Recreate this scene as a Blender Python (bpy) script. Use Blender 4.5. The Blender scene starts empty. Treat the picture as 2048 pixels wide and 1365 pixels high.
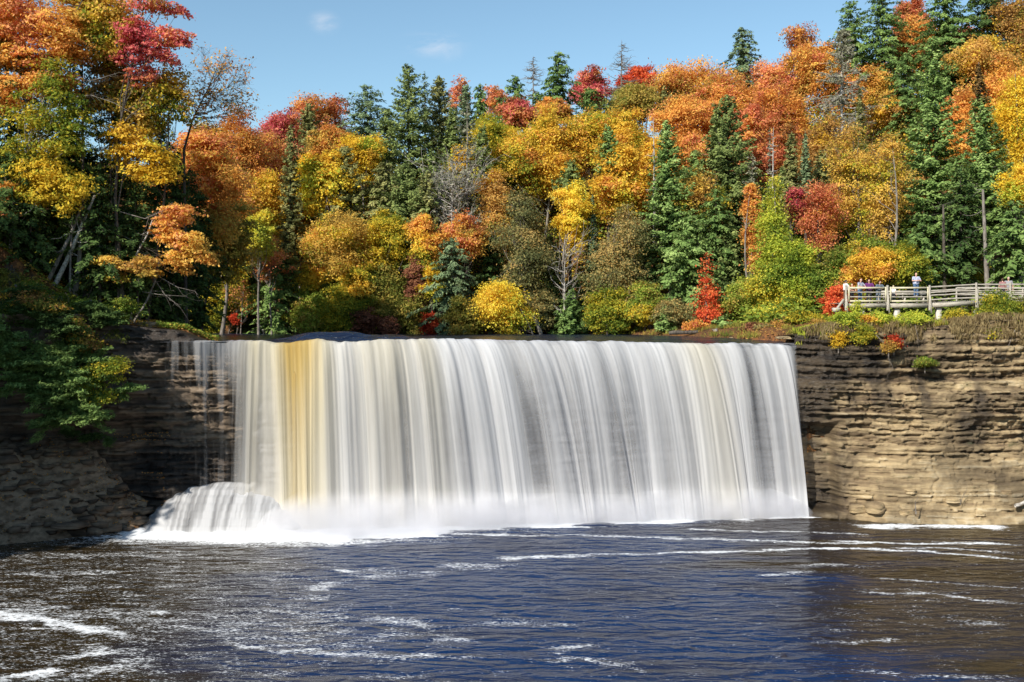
import bpy, math
import numpy as np
from mathutils import Vector
sc = bpy.context.scene
COL = sc.collection
F = 2000.0; ZC = 13.86; CX = 1024.0; HY = 639.0
def PX(px, py, D):
    """photo pixel + distance -> world point (used only to lay out the place)"""
    return np.array([(px-CX)/F*D, D, ZC-(py-HY)/F*D])
# ------------------------------------------------------------------ noise
_tab = np.random.RandomState(7).rand(256*256)
def _h(ix, iy, seed):
    return _tab[((ix*73856093) ^ (iy*19349663) ^ (seed*83492791)) & 65535]
def vnoise(x, y, seed=0):
    x = np.asarray(x, float); y = np.asarray(y, float)
    ix = np.floor(x).astype(np.int64); iy = np.floor(y).astype(np.int64)
    fx = x-ix; fy = y-iy
    fx = fx*fx*(3-2*fx); fy = fy*fy*(3-2*fy)
    a = _h(ix, iy, seed); b = _h(ix+1, iy, seed); c = _h(ix, iy+1, seed); d = _h(ix+1, iy+1, seed)
    return (a*(1-fx)+b*fx)*(1-fy)+(c*(1-fx)+d*fx)*fy
def fbm(x, y, seed=0, o=4, g=0.5):
    s = 0; a = 1; t = 0
    for i in range(o):
        s = s+a*vnoise(np.asarray(x)*2**i, np.asarray(y)*2**i, seed+i*17); t += a; a *= g
    return s/t
def sstep(a, b, x):
    t = np.clip((np.asarray(x, float)-a)/(b-a), 0, 1); return t*t*(3-2*t)
# ------------------------------------------------------------------ meshes
def mesh_np(name, V, Fc, mat=None, smooth=False, fattr=None, vattr=None, uv=None):
    V = np.ascontiguousarray(V, dtype=np.float32); Fc = np.ascontiguousarray(Fc, dtype=np.int32)
    k = Fc.shape[1]; n = Fc.shape[0]
    me = bpy.data.meshes.new(name)
    me.vertices.add(len(V)); me.vertices.foreach_set('co', V.ravel())
    me.loops.add(n*k); me.loops.foreach_set('vertex_index', Fc.ravel())
    me.polygons.add(n); me.polygons.foreach_set('loop_start', np.arange(0, n*k, k, dtype=np.int32))
    try: me.polygons.foreach_set('loop_total', np.full(n, k, dtype=np.int32))
    except Exception: pass
    me.update(calc_edges=True)
    if smooth: me.polygons.foreach_set('use_smooth', np.ones(n, dtype=bool))
    if fattr:
        for a, v in fattr.items():
            at = me.attributes.new(a, 'FLOAT', 'FACE'); at.data.foreach_set('value', np.ascontiguousarray(v, dtype=np.float32))
    if vattr:
        for a, v in vattr.items():
            at = me.attributes.new(a, 'FLOAT', 'POINT'); at.data.foreach_set('value', np.ascontiguousarray(v, dtype=np.float32).ravel())
    if uv is not None:
        l = me.uv_layers.new(name='UVMap'); l.data.foreach_set('uv', np.ascontiguousarray(uv[Fc.ravel()], dtype=np.float32).ravel())
    if mat: me.materials.append(mat)
    me.validate()
    return me
def obj(name, me, parent=None, loc=None):
    o = bpy.data.objects.new(name, me); COL.objects.link(o)
    if parent is not None: o.parent = parent
    if loc is not None: o.location = loc
    return o
def tag(o, label=None, cat=None, group=None, kind=None):
    if label: o['label'] = label
    if cat: o['category'] = cat
    if group: o['group'] = group
    if kind: o['kind'] = kind
    return o
def thing(name, label, cat, loc, group=None):
    o = bpy.data.objects.new(name, None); COL.objects.link(o); o.location = loc; o.empty_display_size = 0.3
    return tag(o, label, cat, group)
def grid(nu, nv):
    i = np.arange(nu-1)[:, None]; j = np.arange(nv-1)[None, :]
    a = i*nv+j
    return np.stack([a, a+nv, a+nv+1, a+1], -1).reshape(-1, 4)
def tubes(P, R, sides=5):
    """P (T,K,3) paths, R (T,K) radii -> verts, quads"""
    P = np.asarray(P, float); R = np.asarray(R, float)
    T, K, _ = P.shape
    t = np.gradient(P, axis=1); t /= np.linalg.norm(t, axis=2, keepdims=True)+1e-9
    ref = np.where(np.abs(t[..., 2:3]) > 0.9, np.array([1., 0, 0]), np.array([0, 0, 1.]))
    # one reference per tube keeps the frame steady
    ref = ref[:, :1, :]*np.ones((1, K, 1))
    u = np.cross(t, ref); u /= np.linalg.norm(u, axis=2, keepdims=True)+1e-9
    v = np.cross(t, u)
    a = np.arange(sides)*2*np.pi/sides
    V = P[:, :, None, :]+R[:, :, None, None]*(u[:, :, None, :]*np.cos(a)[None, None, :, None]+v[:, :, None, :]*np.sin(a)[None, None, :, None])
    V = V.reshape(-1, 3)
    b = (np.arange(T)*K*sides)[:, None, None]+(np.arange(K-1)*sides)[None, :, None]
    s = np.arange(sides)[None, None, :]; s2 = (s+1) % sides
    Q = np.stack([b+s, b+s2, b+s2+sides, b+s+sides], -1).reshape(-1, 4)
    return V, Q
def join(*parts):
    Vs = []; Fs = []; o = 0
    for V, Q in parts:
        if len(V) == 0: continue
        Vs.append(V); Fs.append(Q+o); o += len(V)
    return np.concatenate(Vs), np.concatenate(Fs)
def box(cx, cy, cz, sx, sy, sz, rz=0, ry=0):
    c = np.array([[-1,-1,-1],[1,-1,-1],[1,1,-1],[-1,1,-1],[-1,-1,1],[1,-1,1],[1,1,1],[-1,1,1]], float)*np.array([sx, sy, sz])/2
    if ry:
        C, S = math.cos(ry), math.sin(ry); x = c[:, 0]*C+c[:, 2]*S; z = -c[:, 0]*S+c[:, 2]*C; c[:, 0] = x; c[:, 2] = z
    C, S = math.cos(rz), math.sin(rz)
    x = c[:, 0]*C-c[:, 1]*S; y = c[:, 0]*S+c[:, 1]*C; c[:, 0] = x; c[:, 1] = y
    c += np.array([cx, cy, cz])
    q = np.array([[0,3,2,1],[4,5,6,7],[0,1,5,4],[1,2,6,5],[2,3,7,6],[3,0,4,7]])
    return c, q
# ------------------------------------------------------------------ materials
def new_mat(name):
    m = bpy.data.materials.new(name); m.use_nodes = True
    nt = m.node_tree; nt.nodes.clear()
    out = nt.nodes.new('ShaderNodeOutputMaterial')
    return m, nt, out
def N(nt, t, **kw):
    n = nt.nodes.new(t)
    for k, v in kw.items():
        if k in n.inputs: n.inputs[k].default_value = v
        else: setattr(n, k, v)
    return n
def ramp(nt, stops, fac=None, interp='LINEAR'):
    r = nt.nodes.new('ShaderNodeValToRGB'); r.color_ramp.interpolation = interp
    el = r.color_ramp.elements
    while len(el) < len(stops): el.new(0.5)
    for e, (p, c) in zip(el, stops):
        e.position = p; e.color = (*c, 1) if len(c) == 3 else c
    if fac is not None: nt.links.new(fac, r.inputs[0])
    return r
def leaf_mat(name, cols, trans=0.45):
    """leaf colour varies leaf by leaf and clump by clump"""
    cols = [tuple(min(.92, 1.08*(x*.96+.04*(.3*c_[0]+.6*c_[1]+.1*c_[2]))) for x in c_) for c_ in cols]
    m, nt, out = new_mat(name)
    a = N(nt, 'ShaderNodeAttribute', attribute_name='tint')
    n = len(cols)
    r = ramp(nt, [(0.12+0.76*i/(n-1), c) for i, c in enumerate(cols)], a.outputs['Fac'])
    d = N(nt, 'ShaderNodeBsdfDiffuse'); t = N(nt, 'ShaderNodeBsdfTranslucent')
    nt.links.new(r.outputs[0], d.inputs[0]); nt.links.new(r.outputs[0], t.inputs[0])
    mx = N(nt, 'ShaderNodeMixShader'); mx.inputs[0].default_value = trans
    nt.links.new(d.outputs[0], mx.inputs[1]); nt.links.new(t.outputs[0], mx.inputs[2])
    nt.links.new(mx.outputs[0], out.inputs[0])
    return m
def rough_mat(name, c1, c2, scale=3.0, stretch=(1, 1, 1), rough=0.9, bump=0.3, detail=5, c3=None, coord='Object'):
    m, nt, out = new_mat(name)
    tc = N(nt, 'ShaderNodeTexCoord'); mp = N(nt, 'ShaderNodeMapping'); mp.inputs['Scale'].default_value = stretch
    nt.links.new(tc.outputs[coord], mp.inputs[0])
    no = N(nt, 'ShaderNodeTexNoise', Scale=scale, Detail=detail, Roughness=0.65)
    nt.links.new(mp.outputs[0], no.inputs['Vector'])
    st = [(0.35, c1), (0.62, c2)] + ([(0.72, c3)] if c3 else [])
    r = ramp(nt, st, no.outputs['Fac'])
    b = N(nt, 'ShaderNodeBsdfPrincipled', Roughness=rough)
    b.inputs['Specular IOR Level'].default_value = 0.25
    nt.links.new(r.outputs[0], b.inputs['Base Color'])
    if bump:
        bp = N(nt, 'ShaderNodeBump', Strength=bump, Distance=0.05); nt.links.new(no.outputs['Fac'], bp.inputs['Height']); nt.links.new(bp.outputs[0], b.inputs['Normal'])
    nt.links.new(b.outputs[0], out.inputs[0])
    return m
LEAF = {
 'yellow': leaf_mat('leaves_yellow', [(0.52,0.33,0.02),(0.85,0.56,0.03),(0.92,0.72,0.07)]),
 'gold': leaf_mat('leaves_gold', [(0.46,0.28,0.03),(0.82,0.49,0.04),(0.90,0.66,0.08)]),
 'tangold': leaf_mat('leaves_tangold', [(0.30,0.23,0.05),(0.64,0.40,0.07),(0.84,0.56,0.10)]),
 'orange': leaf_mat('leaves_orange', [(0.46,0.19,0.04),(0.76,0.34,0.07),(0.86,0.52,0.11)]),
 'salmon': leaf_mat('leaves_salmon', [(0.46,0.13,0.06),(0.74,0.25,0.12),(0.84,0.42,0.16)]),
 'rust': leaf_mat('leaves_rust', [(0.26,0.15,0.05),(0.50,0.26,0.07),(0.70,0.42,0.10)]),
 'red': leaf_mat('leaves_red', [(0.45,0.05,0.02),(0.74,0.12,0.045),(0.84,0.24,0.07)]),
 'crimson': leaf_mat('leaves_crimson', [(0.34,0.05,0.06),(0.62,0.11,0.13),(0.80,0.28,0.22)]),
 'lime': leaf_mat('leaves_lime', [(0.24,0.33,0.03),(0.50,0.54,0.05),(0.76,0.68,0.08)]),
 'yellowgreen': leaf_mat('leaves_yellowgreen', [(0.128, 0.192, 0.026), (0.358, 0.358, 0.032), (0.768, 0.538, 0.038)]),
 'olive': leaf_mat('leaves_olive', [(0.102, 0.128, 0.026), (0.256, 0.256, 0.045), (0.512, 0.358, 0.077)]),
 'greyolive': leaf_mat('leaves_greyolive', [(0.115, 0.128, 0.051), (0.269, 0.256, 0.096), (0.538, 0.358, 0.115)]),
 'green': leaf_mat('leaves_green', [(0.077, 0.128, 0.019), (0.192, 0.282, 0.038), (0.41, 0.461, 0.064)]),
 'straw': leaf_mat('leaves_straw', [(0.12,0.08,0.035),(0.26,0.19,0.09),(0.42,0.33,0.16)]),
 'brown': leaf_mat('leaves_brown', [(0.10,0.05,0.03),(0.24,0.09,0.06),(0.36,0.16,0.08)]),
 'spruce': leaf_mat('needles_spruce', [(0.07, 0.102, 0.032), (0.173, 0.224, 0.064), (0.32, 0.371, 0.115)], 0.2),
 'brightspruce': leaf_mat('needles_brightspruce', [(0.077, 0.134, 0.032), (0.192, 0.294, 0.077), (0.358, 0.461, 0.141)], 0.2),
 'olivespruce': leaf_mat('needles_olivespruce', [(0.102, 0.109, 0.038), (0.23, 0.237, 0.077), (0.422, 0.384, 0.141)], 0.2),
 'bluespruce': leaf_mat('needles_bluespruce', [(0.07, 0.109, 0.058), (0.154, 0.218, 0.102), (0.294, 0.358, 0.179)], 0.2),
 'greyspruce': leaf_mat('needles_greyspruce', [(0.09, 0.096, 0.058), (0.205, 0.205, 0.128), (0.384, 0.358, 0.256)], 0.15),
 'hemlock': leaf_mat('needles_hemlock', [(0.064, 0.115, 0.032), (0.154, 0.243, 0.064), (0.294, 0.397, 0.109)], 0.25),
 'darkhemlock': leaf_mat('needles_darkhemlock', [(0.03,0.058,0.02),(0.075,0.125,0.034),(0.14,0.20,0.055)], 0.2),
 'cones': leaf_mat('needles_cones', [(0.07,0.045,0.018),(0.15,0.09,0.03),(0.22,0.13,0.04)], 0.1),
}
BARK = {
 'grey': rough_mat('bark_grey', (0.10,0.085,0.07), (0.26,0.23,0.20), 6, (1,1,0.3)),
 'dark': rough_mat('bark_dark', (0.04,0.032,0.026), (0.13,0.11,0.09), 6, (1,1,0.3)),
 'birch': rough_mat('bark_birch', (0.20,0.17,0.14), (0.55,0.52,0.47), 5, (1,1,2.2)),
 'dead': rough_mat('bark_dead', (0.22,0.20,0.18), (0.48,0.44,0.40), 6, (1,1,0.3)),
}
# ------------------------------------------------------------------ foliage
def leaves(rng, C, nrm, size, tint, elong=0.55, axis=None):
    """one small face per leaf: centres C, normals nrm, half length size"""
    n = len(C)
    nrm = nrm/(np.linalg.norm(nrm, axis=1, keepdims=True)+1e-9)
    if axis is None: axis = rng.normal(size=(n, 3))
    a = axis-(axis*nrm).sum(1, keepdims=True)*nrm
    a /= np.linalg.norm(a, axis=1, keepdims=True)+1e-9
    b = np.cross(nrm, a)
    s = np.broadcast_to(np.asarray(size, float), (n,))[:, None]
    V = np.stack([C+a*s, C+b*s*elong, C-a*s*0.9, C-b*s*elong], 1).reshape(-1, 3)
    Q = np.arange(n*4).reshape(n, 4)
    return V, Q, np.clip(tint, 0.02, 0.98)
def crown_leaves(rng, lobes, clump, per, leaf, dens=1.0, tbias=0.5, hgrad=0.0, spread=0.16, flat=0.45, zlo=None, zhi=None):
    Vs = []; Ts = []; CC = []
    L = np.array(lobes, float)
    if zlo is None: zlo = (L[:, 2]-L[:, 5]).min(); zhi = (L[:, 2]+L[:, 5]).max()
    for l in L:
        c = l[:3]; r = l[3:]
        area = 4*np.pi*((r[0]*r[1])**1.6+(r[0]*r[2])**1.6+(r[1]*r[2])**1.6)**(1/1.6)/3**(1/1.6)
        n = max(3, int(dens*area/(clump*clump*1.1)))
        d = rng.normal(size=(n, 3)); d /= np.linalg.norm(d, axis=1, keepdims=True)
        rr = 1-np.abs(rng.normal(scale=0.30, size=(n, 1))); rr = np.clip(rr, 0.15, 1)
        rr *= (0.45+1.15*fbm(d[:, 0]*1.7+c[0], d[:, 2]*1.7+d[:, 1]*1.1+c[2], 5, 3))[:, None]*(0.84+0.32*rng.rand(n, 1))
        CC.append(np.hstack([c+d*rr*r, np.repeat(c[None], n, 0)]))
    CC = np.concatenate(CC); cen = CC[:, 3:]; CC = CC[:, :3]
    n = len(CC)
    ct = rng.normal(scale=spread, size=n)
    cs = clump*(0.6+0.7*rng.rand(n))
    per_n = np.maximum(3, (per*(0.6+0.8*rng.rand(n))).astype(int))
    idx = np.repeat(np.arange(n), per_n)
    m = len(idx)
    off = rng.normal(size=(m, 3))*0.58; off[:, 2] *= flat
    out = CC[idx]-cen[idx]; out /= np.linalg.norm(out, axis=1, keepdims=True)+1e-9
    # clumps droop outwards
    hor = np.hypot(off[:, 0], off[:, 1])
    off[:, 2] -= 0.25*(off[:, 0]*out[:, 0]+off[:, 1]*out[:, 1])
    C = CC[idx]+off*cs[idx][:, None]
    nr = rng.normal(size=(m, 3))*0.52+out*0.75+np.array([0, 0, 0.6])
    hh = (C[:, 2]-zlo)/(zhi-zlo+1e-6)
    t = tbias+ct[idx]+rng.normal(scale=0.15, size=m)+hgrad*(hh-0.5)+(fbm(C[:, 0]*.45+C[:, 1]*.3, C[:, 2]*.45, 8, 2)-.5)*.7
    sz = leaf*(0.6+0.7*rng.rand(m))
    return leaves(rng, C, nr, sz, t), CC
def limb_paths(rng, A, B, sag=0.12, K=5):
    """curved paths from A to B"""
    s = np.linspace(0, 1, K)[None, :, None]
    d = B-A; L = np.linalg.norm(d, axis=1)[:, None, None]
    P = A[:, None]*(1-s)+B[:, None]*s
    w = rng.normal(size=(len(A), 1, 3))*0.08*L
    P = P+np.sin(np.pi*s)*w
    P[..., 2:3] += np.sin(np.pi*s)*sag*L*-1
    P[:, 1:-1] += rng.normal(size=(len(A), K-2, 3))*0.03*L
    return P
MIX = {'gold': ('yellowgreen', 'orange'), 'yellow': ('lime', 'gold'), 'orange': ('tangold', 'salmon'), 'tangold': ('yellowgreen', 'rust'), 'rust': ('olive', 'gold'), 'salmon': ('orange', 'rust'), 'green': ('yellowgreen', 'olive'), 'crimson': ('salmon', 'rust'), 'lime': ('yellowgreen', 'green')}
def dec_tree(name, label, cat, base, lobes, pal, leaf=0.2, clump=0.95, per=34, dens=1.0, bark='grey', seed=1, tr=0.2, top=None,
             twigs=0, hgrad=0.0, tbias=0.5, spread=0.16, group=None, trunk_pts=None, limbs=22, flat=0.45, limb_r=1.0):
    rng = np.random.RandomState(seed)
    base = np.array(base, float); L = np.array(lobes, float)
    root = thing(name, label, cat, base, group)
    (V, Q, t), CC = crown_leaves(rng, lobes, clump, per, leaf, dens, tbias, hgrad, spread, flat)
    me = mesh_np('crown', V-base, Q, LEAF[pal], fattr={'tint': t}); obj('crown', me, root)
    if pal in MIX:   # boughs that have not turned yet, or have turned further
        me.materials.append(LEAF[MIX[pal][0]]); me.materials.append(LEAF[MIX[pal][1]])
        c0 = V[::4]; zr_ = (c0[:, 2]-c0[:, 2].min())/(np.ptp(c0[:, 2])+1e-6)
        q1 = fbm(c0[:, 0]*.42+seed, c0[:, 2]*.55+c0[:, 1]*.3, 21, 3)+.10*rng.normal(size=len(c0)); q2 = fbm(c0[:, 0]*.5-seed, c0[:, 2]*.6+c0[:, 1]*.3, 22, 3)+.10*rng.normal(size=len(c0))
        mi = np.where(q1-.16*(zr_-.5) > .63, 1, np.where(q2+.1*(zr_-.5) > .66, 2, 0)).astype(np.int32)
        me.polygons.foreach_set('material_index', mi)
    # trunk
    if top is None:
        i = np.argmax(L[:, 2]+L[:, 5]*0.5); top = L[i, :3]+np.array([0, 0, L[i, 5]*0.4])
    K = 9
    if trunk_pts is None:
        s = np.linspace(0, 1, K)[:, None]
        bend = rng.normal(size=3)*np.array([1, 1, 0])*0.04*np.linalg.norm(top-base)
        TP = base*(1-s)+np.array(top)*s+np.sin(np.pi*s)*bend
    else:
        tp = np.array(trunk_pts, float); u = np.linspace(0, len(tp)-1, K+4)
        TP = np.stack([np.interp(u, np.arange(len(tp)), tp[:, k]) for k in range(3)], 1)
    K = len(TP); s = np.linspace(0, 1, K)
    TP[0] = TP[0]-np.array([0, 0, 0.4])
    parts = [tubes(TP[None], (tr*(1-s*0.85)*(1+0.5*np.exp(-s*18)))[None], 8)]
    nl = min(limbs, len(CC))
    pick = rng.choice(len(CC), nl, replace=False)
    B = CC[pick]
    H = TP[-1, 2]-TP[0, 2]
    f = np.clip((B[:, 2]-TP[0, 2])/max(H, .1)-0.08-0.28*rng.rand(nl), 0.12, 0.97)
    A = np.stack([np.interp(f, s, TP[:, k]) for k in range(3)], 1)
    P = limb_paths(rng, A, B, 0.10)
    rr = tr*0.34*limb_r*(1-f*0.6)
    parts.append(tubes(P, rr[:, None]*np.linspace(1, 0.25, 5)[None], 5))
    if twigs:
        nt_ = min(twigs, len(CC)*3)
        pk = rng.choice(len(CC), nt_, replace=True); Bt = CC[pk]+rng.normal(size=(nt_, 3))*clump*0.5
        li = ((P[None, :, 3]-Bt[:, None])**2).sum(2).argmin(1)
        At = P[li, rng.randint(2, 5, nt_)]
        Pt = limb_paths(rng, At, Bt, -0.08)
        parts.append(tubes(Pt, np.full((nt_, 1), tr*0.09)*np.linspace(1, 0.3, 5)[None], 3))
    V, Q = join(*parts)
    obj('trunk', mesh_np('trunk', V-base, Q, BARK[bark], smooth=True), root)
    return root
def auto_lobes(rng, cx, cy, zt, zb, R, shape='round'):
    H = zt-zb; L = []
    if shape == 'round':
        L.append((cx, cy, zb+H*0.48, R*0.70, R*0.70, H*0.38))
        for k in range(11):
            a = rng.rand()*6.28; e = rng.uniform(-1.0, 1.0); q = rng.uniform(.26, .52)
            c = math.cos(e*1.2)
            L.append((cx+math.cos(a)*R*0.66*c, cy+math.sin(a)*R*0.66*c, zb+H*0.5+e*H*0.30, R*q, R*q, H*q*0.42))
        L.append((cx+rng.uniform(-.2, .2)*R, cy, zt-H*0.16, R*0.4, R*0.4, H*0.16))
        for k in range(12):   # boughs that break the outline
            a = rng.rand()*6.28; e = rng.uniform(-.9, 1.0); q = rng.uniform(.10, .24); c = math.cos(e*1.35)
            L.append((cx+math.cos(a)*R*0.98*c, cy+math.sin(a)*R*0.98*c, zb+H*0.5+math.sin(e*1.35)*H*0.52, R*q, R*q, H*q*0.55))
    elif shape == 'oval':
        for k in range(9):
            t = (k+.5)/9; r = R*(0.45+0.55*math.sin(math.pi*min(1, t*1.05)))*0.72
            L.append((cx+rng.uniform(-.35, .35)*R, cy+rng.uniform(-.3, .3)*R, zb+H*t, r, r, H*0.10+r*0.12))
    elif shape == 'pyramid':
        for k in range(11):
            t = (k+.4)/11; r = R*max(0.13, (1-t)**0.85)*(0.85+.3*rng.rand())
            L.append((cx+rng.uniform(-.25, .25)*R*(1-t), cy+rng.uniform(-.2, .2)*R, zb+H*t, r*.85, r*.85, H*0.075))
    elif shape == 'vase':
        for k in range(9):
            t = (k+.5)/9; r = R*(0.35+0.65*t)*0.6; a = rng.rand()*6.28
            L.append((cx+math.cos(a)*R*0.45*t, cy+math.sin(a)*R*0.45*t, zb+H*(0.1+0.8*t), r, r, H*0.11))
    return L
def conifer(name, label, cat, base, ztop, zbot, R, pal, seed=1, kind='spruce', bark='dark', tr=None, group=None, dens=1.0, lean=(0, 0), tip=None, spray=None):
    rng = np.random.RandomState(seed); base = np.array(base, float)
    root = thing(name, label, cat, base, group)
    H = ztop-base[2]; tr = tr or H*0.0125+0.03
    s = np.linspace(0, 1, 10)
    wob = np.cumsum(rng.normal(size=(10, 2))*0.02*R, 0)
    TP = np.stack([base[0]+lean[0]*s+wob[:, 0]*s, base[1]+lean[1]*s+wob[:, 1]*s, base[2]-0.4+(H+0.4)*s], 1)
    parts = [tubes(TP[None], (tr*(1-s*0.94))[None], 7)]
    def axis_at(z):
        f = (z-base[2])/H
        return np.stack([np.interp(f, s, TP[:, 0]), np.interp(f, s, TP[:, 1]), z], -1)
    Hc = ztop-zbot
    step = {'spruce': 0.42, 'fir': 0.36, 'hemlock': 0.5, 'thin': 0.55}[kind]*max(1, Hc/16)
    nw = int(Hc/step)
    nb = {'spruce': 7, 'fir': 7, 'hemlock': 6, 'thin': 4}[kind]
    z = zbot+(np.arange(nw)[:, None]+rng.rand(nw, nb)*0.9)*step
    t = (z-zbot)/Hc; t = np.clip(t, 0, 0.995)
    az = rng.rand(nw, 1)*6.28+np.arange(nb)[None]*2*np.pi/nb+rng.normal(size=(nw, nb))*0.3
    if kind == 'spruce': prof = (1-t)**0.64*np.minimum(1, 0.65+t*1.6)
    elif kind == 'fir': prof = (1-t)**1.05*np.minimum(1, 0.8+t)
    elif kind == 'thin': prof = (1-t)**0.7*np.minimum(1, 0.5+t*2)
    else: prof = (1-t)**0.58*np.minimum(1, 0.55+t*1.5)
    irr = {'spruce': 0.22, 'fir': 0.12, 'hemlock': 0.34, 'thin': 0.35}[kind]
    lump = 0.72+0.56*vnoise(az*1.2, z*0.55, seed)
    Lb = R*prof*np.clip(1+rng.normal(size=t.shape)*irr, 0.3, 1.5)*lump+0.10
    z, t, az, Lb = [q.ravel() for q in (z, t, az, Lb)]
    n = len(z)
    A = axis_at(z)
    droop = {'spruce': 0.25, 'fir': 0.12, 'hemlock': 0.22, 'thin': 0.3}[kind]
    up0 = 0.35*t-droop*(1-t)*1.3
    K = 6; ss = np.linspace(0, 1, K)[None, :]
    ho = Lb[:, None]*ss
    zz = Lb[:, None]*(up0[:, None]*ss-droop*(ss**2)*0.6+(0.25*ss**3 if kind != 'hemlock' else -0.1*ss**3))
    P = np.stack([A[:, 0:1]+np.cos(az)[:, None]*ho, A[:, 1:2]+np.sin(az)[:, None]*ho, A[:, 2:3]+zz], -1)
    parts.append(tubes(P, (tr*0.22*(1-t)+0.012)[:, None]*np.linspace(1, 0.3, K)[None], 3))
    # needle sprays
    sp = spray or {'spruce': 0.26, 'fir': 0.23, 'hemlock': 0.28, 'thin': 0.27}[kind]
    R = R*{'spruce': 1.45, 'fir': 1.2, 'hemlock': 1.45, 'thin': 1.35}[kind]
    den = {'spruce': 7.4, 'fir': 7.2, 'hemlock': 7.4, 'thin': 3.8}[kind]*dens
    ns = np.maximum(2, (Lb/sp*den).astype(int))
    idx = np.repeat(np.arange(n), ns); m = len(idx)
    f = rng.rand(m)**0.75
    fi = f*(K-1); i0 = np.minimum(fi.astype(int), K-2); w = (fi-i0)[:, None]
    C = P[idx, i0]*(1-w)+P[idx, i0+1]*w
    dirh = np.stack([np.cos(az[idx]), np.sin(az[idx]), np.zeros(m)], 1)
    lat = np.stack([-np.sin(az[idx]), np.cos(az[idx]), np.zeros(m)], 1)
    sd = rng.choice([-1, 1], m)[:, None]
    ax = dirh*(0.6+0.5*rng.rand(m, 1))+lat*sd*(0.4+0.9*rng.rand(m, 1))
    ax[:, 2] += rng.normal(size=m)*0.25+(-0.35 if kind == 'hemlock' else 0.05)
    wid = (1-f[:, None]*0.65)*Lb[idx][:, None]*0.22+0.05
    C = C+lat*sd*wid*rng.rand(m, 1)
    C[:, 2] += rng.normal(size=m)*0.10-(0.12*rng.rand(m) if kind != 'fir' else 0)
    nr = rng.normal(size=(m, 3))*0.45+np.array([0, 0, 0.9])+dirh*0.7
    ct = rng.normal(scale=0.13, size=n)
    tint = 0.42+ct[idx]+0.22*(f-0.5)+rng.normal(scale=0.12, size=m)
    size = sp*(0.55+0.6*rng.rand(m))*(0.75+0.35*(1-t[idx]))
    V, Q, T = leaves(rng, C, nr, size, tint, 0.42, ax)
    me = mesh_np('crown', V-base, Q, LEAF[pal], fattr={'tint': T})
    if tip:
        me.materials.append(LEAF[tip[1]])
        mi = (np.repeat(0, m)); zt_ = C[:, 2]
        mi = (zt_ > ztop-tip[0]*(0.8+0.4*rng.rand(m))).astype(np.int32)
        me.polygons.foreach_set('material_index', mi)
    obj('crown', me, root)
    V, Q = join(*parts)
    obj('trunk', mesh_np('trunk', V-base, Q, BARK[bark], smooth=True), root)
    return root
def dead_tree(name, label, cat, base, ztop, zbot, R, seed=1, bark='dead', lean=(0, 0), tr=None, nbr=46, style='spruce', twig=6, tw_r=0.018, group=None, lichen=None):
    rng = np.random.RandomState(seed); base = np.array(base, float)
    root = thing(name, label, cat, base, group)
    H = ztop-base[2]; tr = tr or H*0.012+0.03
    s = np.linspace(0, 1, 12)
    wob = np.cumsum(rng.normal(size=(12, 2))*0.03, 0)
    TP = np.stack([base[0]+lean[0]*s+wob[:, 0], base[1]+lean[1]*s+wob[:, 1], base[2]-0.4+(H+0.4)*s], 1)
    parts = [tubes(TP[None], (tr*(1-s*0.93))[None], 7)]
    n = nbr
    z = zbot+(ztop-zbot)*rng.rand(n)**0.9*0.97
    t = (z-zbot)/(ztop-zbot)
    f = (z-base[2])/H
    A = np.stack([np.interp(f, s, TP[:, 0]), np.interp(f, s, TP[:, 1]), z], -1)
    az = rng.rand(n)*6.28
    if style == 'spruce': L = R*(1-t)**0.7*np.minimum(1, .5+2*t)*(0.5+0.8*rng.rand(n))+0.1; up = -0.15+0.25*rng.rand(n)
    else: L = R*(0.5+0.5*np.sin(np.pi*np.clip(t*.9, 0, 1)))*(0.5+0.7*rng.rand(n)); up = 0.5+0.7*rng.rand(n)
    B = A+np.stack([np.cos(az)*L, np.sin(az)*L, up*L], 1)
    P = limb_paths(rng, A, B, 0.10 if style == 'spruce' else 0.12, 6)
    r0 = (tr*0.3*(1-t*0.6)+0.01)
    parts.append(tubes(P, r0[:, None]*np.linspace(1, 0.3, 6)[None], 4))
    m = n*twig
    bi = np.repeat(np.arange(n), twig); ki = rng.randint(1, 6, m)
    At = P[bi, ki]; d = (P[bi, -1]-P[bi, 0]); dl = np.linalg.norm(d, axis=1, keepdims=True)
    Bt = At+d*0.28+rng.normal(size=(m, 3))*dl*0.22*np.array([1, 1, 0.8])
    Pt = limb_paths(rng, At, Bt, -0.05, 4)
    parts.append(tubes(Pt, np.full((m, 1), tw_r)*np.linspace(1, 0.4, 4)[None], 3))
    V, Q = join(*parts)
    obj('trunk', mesh_np('trunk', V-base, Q, BARK[bark], smooth=True), root)
    if lichen:
        k = lichen[1]; ii = rng.randint(0, m, k); w = rng.rand(k, 1)
        C = At[ii]*(1-w)+Bt[ii]*w+rng.normal(size=(k, 3))*0.08
        V, Q, T = leaves(rng, C, rng.normal(size=(k, 3)), 0.10+0.12*rng.rand(k), 0.5+0.2*rng.normal(size=k), 0.4)
        obj('crown', mesh_np('crown', V-base, Q, LEAF[lichen[0]], fattr={'tint': T}), root)
    return root
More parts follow.
